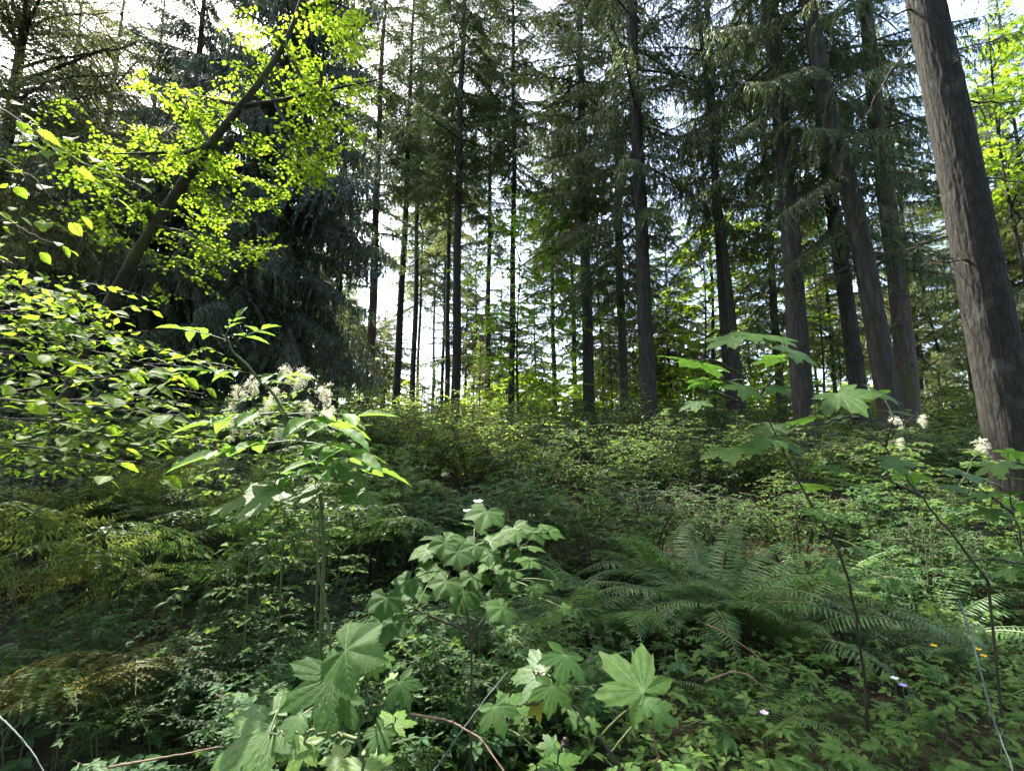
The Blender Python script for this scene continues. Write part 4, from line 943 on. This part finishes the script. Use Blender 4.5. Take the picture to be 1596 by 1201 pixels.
flowering('flowering_shrub', 'small shrub with faint cream blossoms before the crossing trunks on the right',
    [(1397, 655, 22), (1440, 652, 22), (1530, 690, 28), (1405, 688, 20)], [[(1440, 820), (1425, 750), (1405, 670)], [(1450, 820), (1500, 750), (1530, 690)]], 4.6, 83, [(1400, 700, 26, 20), (1420, 740, 22, 26), (1520, 720, 16, 24)])

# ------------------------------------------------------------------ hazel at the left edge
def hazel():
    r = np.random.default_rng(91)
    root = thing('hazel_bush', 'sunlit yellow-green hazel reaching in from the left edge with rounded leaves', 'shrub', (-4.6, 3.3, gz(-4.6, 3.3))); o = np.array(root.location)
    stem = np.array([(-4.6, 3.3, gz(-4.6, 3.3) - .05), (-4.5, 3.25, .9), (-4.3, 3.2, 1.8), (-4.05, 3.1, 2.7), (-3.6, 2.9, 3.7)]); b = MB(); b.tube(stem - o, [.035, .03, .025, .018, .008], 8); link('stem', b.mesh('hazel_stem', [M['bark_lean']], True), root)
    lines = []
    for i in range(20):
        y0 = 450 + i * 13.5 + r.uniform(-8, 8); Y0 = r.uniform(2.6, 4.2); sl = r.uniform(-50, 60)
        x1 = r.uniform(210, 360) if 515 < y0 < 710 else r.uniform(80, 230)
        lines.append(([(-60, y0 - sl * .5, Y0 + .3), (x1 * .3, y0 - sl * .2 + r.uniform(-14, 14), Y0 + .1), (x1 * .65, y0 + sl * .15 + r.uniform(-12, 14), Y0), (x1, y0 + sl * .5, Y0 - .1)], 14, .10))
    fo = MB()
    for q in range(230):
        yy = r.uniform(430, 735); xx = r.uniform(-40, 330 if 530 < yy < 700 else 190); a = r.uniform(0, 6.283)
        leaf_spray(r, fo, at(xx, yy, r.uniform(3.3, 5.0)) - o, (math.cos(a), math.sin(a), r.uniform(-.2, .2)), .35, .075, (OVT, OVF), .05, 0, 1, .4)
    tag(link('foliage', fo.mesh('hazel_foliage', [M['hazel'], M['twig']]), root), kind='stuff')
    lines.append(([(-40, 150, 2.6), (20, 180, 2.45), (75, 222, 2.4), (140, 258, 2.4), (222, 290, 2.4)], 24, .085))
    lines.append(([(-40, 230, 2.6), (20, 258, 2.5), (60, 282, 2.5), (100, 330, 2.5), (155, 412, 2.5)], 11, .075))
    lines.append(([(-40, 330, 3.0), (20, 345, 2.9), (60, 370, 2.9), (100, 385, 2.9)], 12, .075))
    lines.append(([(-40, 395, 3.0), (20, 410, 2.9), (50, 430, 2.9)], 8, .075))
    cnt = 0
    for pts, nl, sz in lines:
        Q = polyline(pts, r=r, n=20, jit=.006); j = stem[np.argmin(np.linalg.norm(stem - Q[0], axis=1))]
        b = MB(); b.tube(np.vstack([j, (j + Q[0]) / 2 + (0, 0, .06), Q]) - o, np.linspace(.006, .0016, len(Q) + 2), 5); br = link('branch', b.mesh('hazel_branch', [M['twig']], True), root)
        f = np.linspace(0, 1, 20)
        for k in range(nl):
            u = .15 + .85 * (k + r.uniform(0, .6)) / nl; u = min(u, 1.0); p = np.array([np.interp(u, f, Q[:, c]) for c in range(3)])
            d = nrm(Q[min(19, int(u * 19) + 1)] - Q[max(0, int(u * 19) - 1)]); lat = nrm(np.cross((0, 0, 1.0), d)) * (1 if k % 2 else -1)
            p = p + np.array([r.normal(0, .05), r.normal(0, .05), r.normal(0, .06)]); X = d * r.uniform(.3, .8) + lat * r.uniform(.5, 1) + np.array([0, 0, r.uniform(-.45, .1)])
            N = np.array([r.normal(0, .35), -.55 + r.normal(0, .35), 1.0])
            link('leaf', LEAF['hazel'][r.integers(2)], br, frame(p - o, X, N, sz * r.uniform(.7, 1.25)))
hazel()

# ------------------------------------------------------------------ ferns
def sword_frond(seed, mats, n=36, e0=72, e1=-35):
    r = np.random.default_rng(seed); b = MB(); k = 24; s = np.linspace(0, 1, k)
    el = np.radians(e0 + (e1 - e0) * s ** .85 + r.normal(0, 1.5, k)); step = 1.0 / k
    ax = np.concatenate([[np.zeros(3)], np.cumsum(np.stack([np.cos(el), .03 * np.sin(s * 3 + seed), np.sin(el)], -1) * step, 0)])[:k]
    b.tube(ax, .006 * (1 - s) + .0015, 4, 1)
    u = np.linspace(.10, .99, n); P = np.stack([np.interp(u, s, ax[:, c]) for c in range(3)], -1); T = nrm(np.stack([np.interp(u, s, np.gradient(ax[:, c])) for c in range(3)], -1))
    ln = .115 * np.clip((u - .02) / .25, .35, 1) * np.clip((1.0 - u) / .45, 0.04, 1) ** .8 * r.uniform(.88, 1.08, n)
    for sg in (1, -1):
        lat = np.array([0, sg, 0.0]); D = lat + T * .38 + np.array([0, 0, -.22]) + r.normal(0, .06, (n, 3)); Nn = np.cross(T, lat) * sg + r.normal(0, .12, (n, 3))
        D = nrm(D); S = nrm(np.cross(D, Nn)); w = .0078 * np.clip(ln / .1, .35, 1); Nn = nrm(np.cross(S, D))
        L = ln[:, None]; W = w[:, None]; dr = Nn * L * -.10
        V = np.stack([P, P + D * L * .25 + S * W, P + D * L * .7 + S * W * .6 + dr * .6, P + D * L + dr * 1.6, P + D * L * .7 - S * W * .6 + dr * .6, P + D * L * .25 - S * W], 1)
        F = (np.arange(n) * 6)[:, None, None] + np.array([(0, 1, 2, 5), (2, 3, 4, 5)])[None]
        b.add(V.reshape(-1, 3), F.reshape(-1, 4), 0)
    return b.mesh('sword_frond', mats)
SW = [sword_frond(700 + k, [M['sword'], M['stem']], 36, 86 - 6 * k, -8 - 10 * k) for k in range(4)]
SWD = [sword_frond(710 + k, [M['dead_frond'], M['twig']], 34, 30, -70) for k in range(2)]
def bracken_frond(seed, mat, stalk=.55):
    r = np.random.default_rng(seed); b = MB(); k = 20; s = np.linspace(0, 1, k)
    el = np.radians(np.interp(s, [0, .45, .6, 1], [84, 70, 24, -30])); ax = np.concatenate([[np.zeros(3)], np.cumsum(np.stack([np.cos(el), 0 * s, np.sin(el)], -1) * 1.5 / k, 0)])[:k]
    b.tube(ax, .0055 * (1 - s) + .0012, 5, 1)
    m = 12
    for i in range(m):
        u = min(.99, .46 + .53 * ((i + r.uniform(-.2, .2)) / m if i else 0) ** .92); P = np.array([np.interp(u, s, ax[:, c]) for c in range(3)]); T = nrm(np.array([np.interp(u, s, np.gradient(ax[:, c])) for c in range(3)]))
        L = (.42 * (1 - i / m) ** .9 + .03) * r.uniform(.85, 1.1)
        for sg in (1, -1):
            Lp = L; L = L * r.uniform(.78, 1.1); D = nrm(np.array([0, sg, 0]) + T * r.uniform(.25, .65) + np.array([0, 0, r.uniform(-.30, .12)])); q = np.linspace(0, 1, 6); c = P + L * (q[:, None] * D + np.array([0, 0, r.uniform(-.42, -.10)]) * (q ** 2)[:, None])
            b.tube(c, .0018 * (1 - q) + .0005, 3, 1)
            n = max(4, int(L / .021)); v = np.linspace(.04, 1, n); B = np.stack([np.interp(v, q, c[:, w]) for w in range(3)], -1)
            l2 = np.maximum(.155 * L * (1 - v) ** .8 + .010, .010) * r.uniform(.85, 1.1, n)
            N = nrm(np.cross(T, D) * sg) ; N = N if N[2] > 0 else -N; lat = nrm(np.cross(N, D))
            for s2 in (1, -1):
                Dd = lat * s2 + D * .45 + r.normal(0, .07, (n, 3)) - np.array([0, 0, .12])
                b.blades(B, Dd + r.normal(0, .12, (n, 3)), N + r.normal(0, .35, (n, 3)), l2 * r.uniform(.7, 1.15, n), np.minimum(.0145, l2 * .5), 0, .35)
            L = Lp
    return b.mesh('bracken_frond', [M[mat], M['stem']])
BK = [bracken_frond(730 + k, 'bracken') for k in range(3)]; BKG = [bracken_frond(740 + k, 'bracken_gold') for k in range(2)]; BKB = [bracken_frond(750 + k, 'sword') for k in range(2)]
def fern(name, label, px, py, Y, n, L, meshes, group, seed, dead=0, az=(0, 6.283), incl=0.0, cat='fern', xy=None):
    r = np.random.default_rng(seed); p = at(px, py, Y); x, y = (p[0], p[1]) if xy is None else xy; z = gz(x, y)
    root = thing(name, label, cat, (x, y, z - .02), group)
    for i in range(n):
        a = az[0] + (az[1] - az[0]) * (i + r.uniform(0, .8)) / n; t = r.uniform(-.15, .15) + incl
        d = np.array([math.cos(a), math.sin(a), t]); sc = L * r.uniform(.7, 1.1)
        link('frond', meshes[r.integers(len(meshes))], root, frame((math.cos(a) * .05, math.sin(a) * .05, 0), d, (r.normal(0, .12), r.normal(0, .12), 1), sc))
    for i in range(dead):
        a = r.uniform(0, 6.283); link('dead_frond', SWD[r.integers(2)], root, frame((0, 0, .05), (math.cos(a), math.sin(a), -.2), (0, 0, 1), L * r.uniform(.5, .8)))
    return root
G = 'sword ferns on the forest floor'
fern('sword_fern', 'largest sword fern with arching feathery fronds, right of centre', 1115, 930, 4.3, 30, 1.38, SW, G, 1, 10)
fern('sword_fern', 'sword fern with upright fronds left of the largest fern', 955, 905, 4.2, 22, 1.22, SW, G, 2, 6)
fern('sword_fern', 'sword fern with brown fronds close right of the largest fern', 1215, 945, 4.0, 16, 1.12, SW, G, 3, 8)
fern('sword_fern', 'sword fern rising behind the thimbleberry bush', 845, 880, 4.2, 20, 1.2, SW, G, 4, 3)
fern('sword_fern', 'sword fern in the dim row behind the largest fern', 1030, 830, 5.2, 20, 1.35, SW, G, 5)
fern('sword_fern', 'sword fern under the shrubs right of the largest fern', 1275, 850, 4.9, 18, 1.2, SW, G, 6)
fern('sword_fern', 'pale sword fern beneath the slanting stem of the second maple sapling', 1440, 850, 4.4, 20, 1.25, SW, G, 7)
fern('sword_fern', 'sword fern at the right edge below the broad maple leaves', 1550, 900, 3.6, 16, 1.1, SW, G, 8, 4)
fern('sword_fern', 'dark sword fern in the gap beside the thimbleberry stems', 690, 1060, 2.7, 12, .75, SW, G, 9, 5)
fern('sword_fern', 'small sword fern right of the big single maple leaf', 1070, 1120, 2.15, 9, .5, SW, G, 10)
fern('sword_fern', 'small sword fern frond tuft at the bottom edge, centre', 905, 1200, 1.75, 8, .42, SW, G, 11)
fern('sword_fern', 'sword fern fronds at the bottom edge beside the pale maple sapling', 610, 1230, 1.4, 7, .42, SW, G, 12)
fern('sword_fern', 'sword fern below the brown twigs, left of the sunny ground patch', 1180, 1010, 3.0, 10, .65, SW, G, 13, 8)
fern('sword_fern', 'sword fern half hidden behind the elder stem', 560, 930, 3.1, 14, .95, SW, G, 14)
G = 'bracken on the left bank'
for i, (px, Y, n, L, ms, lab) in enumerate([
    (40, 4.6, 5, .95, BK, 'sunlit bracken at the far left under the hazel'), (150, 4.9, 5, .95, BK, 'sunlit yellowish bracken below the leaning trunk'), (260, 5.0, 5, .95, BK, 'sunlit bracken in front of the dark cedar'),
    (360, 4.6, 5, .9, BK, 'bracken left below the cream flower clusters'), (90, 3.7, 5, .92, BK, 'mid-bank bracken at the left, above the golden fronds'), (200, 3.7, 5, .92, BK, 'mid-bank bracken right of the pale leaning stalk'),
    (310, 3.7, 5, .90, BKB, 'greyish-green bracken left of the drooping maple leaves'), (430, 3.8, 5, .86, BKB, 'greyish-green bracken below the drooping maple leaves'), (30, 2.9, 3, .86, BKG, 'golden-brown bracken in front at the left edge'),
    (130, 2.95, 3, .86, BKG, 'golden bracken fronds over the dark hollow'), (235, 3.0, 4, .84, BK, 'green bracken with browned edges over the dark hollow'), (520, 3.9, 4, .8, BKB, 'bracken behind the elder stem'),
    (-60, 3.4, 4, .95, BK, 'bracken leaning in from beyond the left edge'), (470, 2.45, 4, .66, BKB, 'lacy grey-green fern arching beside the elder stem'), (395, 2.0, 3, .58, BKB, 'drooping lacy fern above the pale maple sapling')]):
    f = fern('bracken_fern', lab, px, 760, Y, n, L * (1.28 if Y > 3.2 else 1.0), ms, G, 40 + i, az=(-2.9, .9) if ms is not BKG else (-.9, .5))
    if i in (4, 10): f2 = link('frond', BKG[0], f, frame((.03, -.03, 0), (.6, -.8, 0), (0, 0, 1), .85)); tag(f2, 'golden-brown drying frond')

# ------------------------------------------------------------------ brambles and low plants one can pick out
def low_plant(name, label, cat, px, py, Y, n, size, meshes, group, seed, H=.35, R=.28, stem='stem'):
    r = np.random.default_rng(seed); p = at(px, py, Y); x, y = p[0], p[1]; z = gz(x, y)
    root = thing(name, label, cat, (x, y, z), group); h0 = max(.12, p[2] - z)
    for c in range(max(2, n // 6)):
        a = r.uniform(0, 6.283); s = np.linspace(0, 1, 8); e = np.array([math.cos(a) * R * r.uniform(.5, 1.4), math.sin(a) * R * r.uniform(.4, 1), 0])
        cur = e * s[:, None] + np.array([0, 0, 1.0]) * (h0 * r.uniform(.8, 1.05) * np.sin(s * 1.9) / math.sin(1.57))[:, None]
        b = MB(); b.tube(cur, np.linspace(.004, .0015, 8), 4); st = link('stem', b.mesh('low_stem', [M[stem]]), root)
        for k in range(6):
            u = r.uniform(.35, 1); q = np.array([np.interp(u, s, cur[:, w]) for w in range(3)]); b2 = r.uniform(0, 6.283)
            link('leaf', meshes[r.integers(len(meshes))], st, frame(q, (math.cos(b2), math.sin(b2), r.uniform(-.3, .2)), (r.normal(0, .25), -.2 + r.normal(0, .25), 1), size * r.uniform(.7, 1.2)))
r9 = np.random.default_rng(303)
BL = [('dark bramble in the bottom left shade', [(30, 1120), (110, 1060), (60, 1180), (170, 1110), (230, 1040), (150, 1190), (260, 1110), (330, 1060), (300, 1180), (380, 1030), (400, 1190), (20, 1030), (330, 990), (240, 960), (100, 985)], 'brambles in the bottom left shade', 'bramble_b', .105),
      ('fresh bramble at bottom right', [(1090, 1140), (1150, 1180), (1130, 1060), (1200, 1130), (1260, 1180), (1190, 1020), (1300, 1140), (1270, 1060), (1350, 1190), (1400, 1120), (1440, 1180), (1340, 1090), (1470, 1100), (1550, 1160), (1560, 1080), (1420, 1040), (1500, 1030), (1580, 1010), (1380, 980), (1460, 960), (1540, 950), (1240, 1000), (1580, 1190), (1010, 1190)], 'brambles on the lit floor at bottom right', 'bramble', .085),
      ('bramble sprig at bottom centre', [(730, 1090), (760, 1150), (700, 1150), (810, 1180), (930, 1010), (980, 990), (1030, 1010), (640, 1180), (950, 960), (1050, 960)], 'bramble sprigs at bottom centre', 'bramble_b', .09)]
ORD = ['first', 'second', 'third', 'fourth', 'fifth', 'sixth', 'seventh', 'eighth', 'ninth', 'tenth']
c = 0
for lab, spots, grp, kd, sz in BL:
    by = sorted(spots, key=lambda q: -q[1]); k3 = max(1, math.ceil(len(by) / 3)); row = {}
    for i, q in enumerate(by): row.setdefault(i // k3, []).append(q)
    for ri, qs in row.items():
        for rank, (px, py) in enumerate(sorted(qs)):
            # stands where the line of sight meets low foliage about 0.3 m above the soil
            d = ray(px, py); Yb = min(6.0, max(1.45, (CAM[2] - .38) / max(.05, -d[2] / d[1])))
            low_plant('bramble', '%s, %s row, %s from the left' % (lab, ('front', 'middle', 'back')[ri], ORD[rank]), 'bramble', px, py, Yb, 14, sz, LEAF[kd], grp, 800 + c); c += 1

# ------------------------------------------------------------------ canes, stalks, blossoms
def cane(name, label, cat, pts, rad, mat, thorns=0, seed=0):
    r = np.random.default_rng(seed); Q = polyline(pts, r=r, n=28, jit=.0006); root = thing(name, label, cat, Q[0]); b = MB(); b.tube(Q - Q[0], np.linspace(rad, rad * .5, 28), 6)
    link('stem', b.mesh(name, [M[mat]], True), root)
    for k in range(thorns):
        i = r.integers(2, 26); t = MB(); t.blades([Q[i] - Q[0]], [r.normal(0, 1, 3)], [r.normal(0, 1, 3)], rad * 3, rad * 1.2); link('thorn', t.mesh('thorn', [M[mat]]), root)
cane('bramble_cane', 'brown arching thorny cane at bottom centre', 'cane', [(640, 1112, 1.6), (700, 1122, 1.55), (750, 1150, 1.5), (795, 1215, 1.4)], .004, 'cane', 10, 1)
cane('bluish_cane', 'straight bluish cane slanting up at bottom centre', 'cane', [(668, 1215, 1.5), (715, 1145, 1.55), (760, 1085, 1.6), (790, 1048, 1.65)], .0032, 'bluecane', 0, 2)
cane('bluish_cane', 'long bluish cane bending down to the bottom right corner', 'cane', [(1495, 935, 2.3), (1512, 985, 2.15), (1530, 1050, 1.95), (1548, 1120, 1.8), (1585, 1215, 1.6)], .0042, 'bluecane', 0, 3)
cane('bluish_cane', 'short bluish cane at the bottom left corner', 'cane', [(-5, 1112, 1.6), (25, 1140, 1.55), (50, 1170, 1.5), (70, 1205, 1.45)], .003, 'bluecane', 0, 4)
cane('dry_twig', 'pale brown dry twig lying at bottom left', 'twig', [(170, 1195, 1.75), (240, 1182, 1.75), (300, 1172, 1.75), (345, 1162, 1.75)], .004, 'cane', 0, 5)
cane('dry_twig', 'bent brown twig beside the ferns above the bramble patch', 'twig', [(1098, 1062, 2.5), (1140, 1046, 2.5), (1165, 1050, 2.45), (1200, 1078, 2.4)], .0045, 'cane', 0, 6)
cane('dry_twig', 'thin brown twig crossing under the largest fern', 'twig', [(1100, 972, 3.0), (1130, 985, 2.9), (1165, 1010, 2.8), (1190, 1030, 2.7)], .004, 'cane', 0, 7)
cane('pale_stalk', 'pale green stalk leaning right among the bracken at left', 'stalk', [(10, 835, 2.6), (60, 795, 2.65), (105, 755, 2.7), (150, 722, 2.75)], .005, 'stem', 0, 8)
cane('dry_twig', 'pale forked twig crossing in front of the hazel leaves', 'twig', [(90, 624, 3.2), (150, 621, 3.2), (200, 619, 3.2), (240, 617, 3.2)], .005, 'cane', 0, 9)
def blossom(name, label, px, py, Y, size, mat, petals, cat='flower'):
    p = at(px, py, Y); r = np.random.default_rng(int(px)); z = gz(p[0], p[1]); root = thing(name, label, cat, (p[0], p[1], z)); h = p[2] - z
    b = MB(); b.tube([(.02, .01, 0), (.01, 0, h * .5), (0, 0, h)], [.002, .0016, .0012], 4); link('stem', b.mesh('flower_stem', [M['stem']]), root)
    for k in range(petals):
        a = k * 6.283 / petals; t = MB(); t.blades([(0, 0, h)], [(math.cos(a), math.sin(a) - .3, .35)], [(0, -.4, 1)], size * .6, size * .5, 0, .6); link('petal', t.mesh('petal', [M[mat]]), root)
for args in [('white_flower', 'upper white flower above the thimbleberry bush', 745, 782, 2.5, .045, 'white_petal', 5), ('white_flower', 'lower white flower left above the thimbleberry bush', 729, 797, 2.5, .045, 'white_petal', 5), ('white_flower', 'small white flower at the end of the sunny ground patch', 1394, 1057, 2.4, .03, 'white_petal', 5),
             ('violet_flower', 'tiny violet flower left among the bottom right brambles', 1191, 1111, 2.1, .03, 'violet_petal', 5), ('violet_flower', 'tiny violet-blue flower beside the sunny ground patch', 1407, 1068, 2.35, .03, 'violet_petal', 5),
             ('yellow_flower', 'yellow flower left of the long bluish cane', 1455, 1006, 2.6, .028, 'yellow_petal', 5), ('yellow_flower', 'yellow flower just right of the long bluish cane', 1524, 1012, 2.6, .03, 'yellow_petal', 5), ('yellow_flower', 'lower yellow flower just right of the long bluish cane', 1533, 1022, 2.55, .028, 'yellow_petal', 5)]:
    blossom(*args)

# ------------------------------------------------------------------ ground cover and litter
def cover():
    r = np.random.default_rng(500); n = 24000
    y = 1.2 + 7.2 * r.random(n) ** 1.7; x = r.uniform(-1, 1, n) * (1.15 * y + .6)
    keep = r.random(n) < np.where((x < -.3) & (y < 3.6), .28, 1.0); x, y = x[keep], y[keep]; n = len(x)
    clump = np.sin(x * 3.1 + np.sin(y * 2.3)) * np.sin(y * 2.7 + 1.1 * np.sin(x * 1.9))
    z = ground_z(x, y) + r.uniform(.02, .20, n) + .14 * np.clip(clump, 0, 1) * r.random(n) + .10 * r.random(n) * (y > 2.6)
    P = np.stack([x, y, z], -1); a = r.uniform(0, 6.283, n); X = np.stack([np.cos(a), np.sin(a), r.uniform(-.3, .2, n)], -1); U = np.stack([r.normal(0, .3, n), r.normal(-.1, .3, n), np.ones(n)], -1)
    b = MB(); m = n * 2 // 3
    b.cards(TRT, TRF, P[:m], X[:m], U[:m], r.uniform(.045, .095, m), 0)
    b.cards(OVT, OVF, P[m:], X[m:], U[m:], r.uniform(.03, .07, n - m), 1)
    k = 2600; i = r.integers(0, n, k); b.blades(np.stack([x[i], y[i], ground_z(x[i], y[i])], -1), np.stack([r.normal(0, .25, k), r.normal(0, .25, k), np.ones(k)], -1), r.normal(0, 1, (k, 3)), z[i] - ground_z(x[i], y[i]) + .03, .004, 2, .5)
    tag(link('ground_cover', b.mesh('ground_cover', [M['cover'], M['shrub'], M['stem']])), 'low mixed leafy ground cover over the forest floor', kind='stuff')
    b = MB(); k = 9000; y = 1.2 + 9 * r.random(k) ** 1.3; x = r.uniform(-1, 1, k) * (1.2 * y + .6); a = r.uniform(0, 6.283, k)
    b.cards(OVT, OVF, np.stack([x, y, ground_z(x, y) + r.uniform(.004, .03, k)], -1), np.stack([np.cos(a), np.sin(a), r.normal(0, .2, k)], -1), np.stack([r.normal(0, .3, k), r.normal(0, .3, k), np.ones(k)], -1), r.uniform(.03, .08, k), 0)
    k = 700; y = 1.2 + 6 * r.random(k); x = r.uniform(-1, 1, k) * (1.1 * y + .5); a = r.uniform(0, 6.283, k); L = r.uniform(.15, .7, k)
    B = np.stack([x, y, ground_z(x, y) + r.uniform(.02, .12, k)], -1); D = np.stack([np.cos(a), np.sin(a), r.normal(.05, .15, k)], -1)
    for i in range(k): b.tube([B[i], B[i] + D[i] * L[i] * .5 + r.normal(0, .02, 3), B[i] + D[i] * L[i]], [.004, .003, .0012], 4, 1)
    tag(link('leaf_litter', b.mesh('leaf_litter', [M['litter'], M['twig']])), 'brown fallen leaves and twigs on the soil', kind='stuff')
cover()
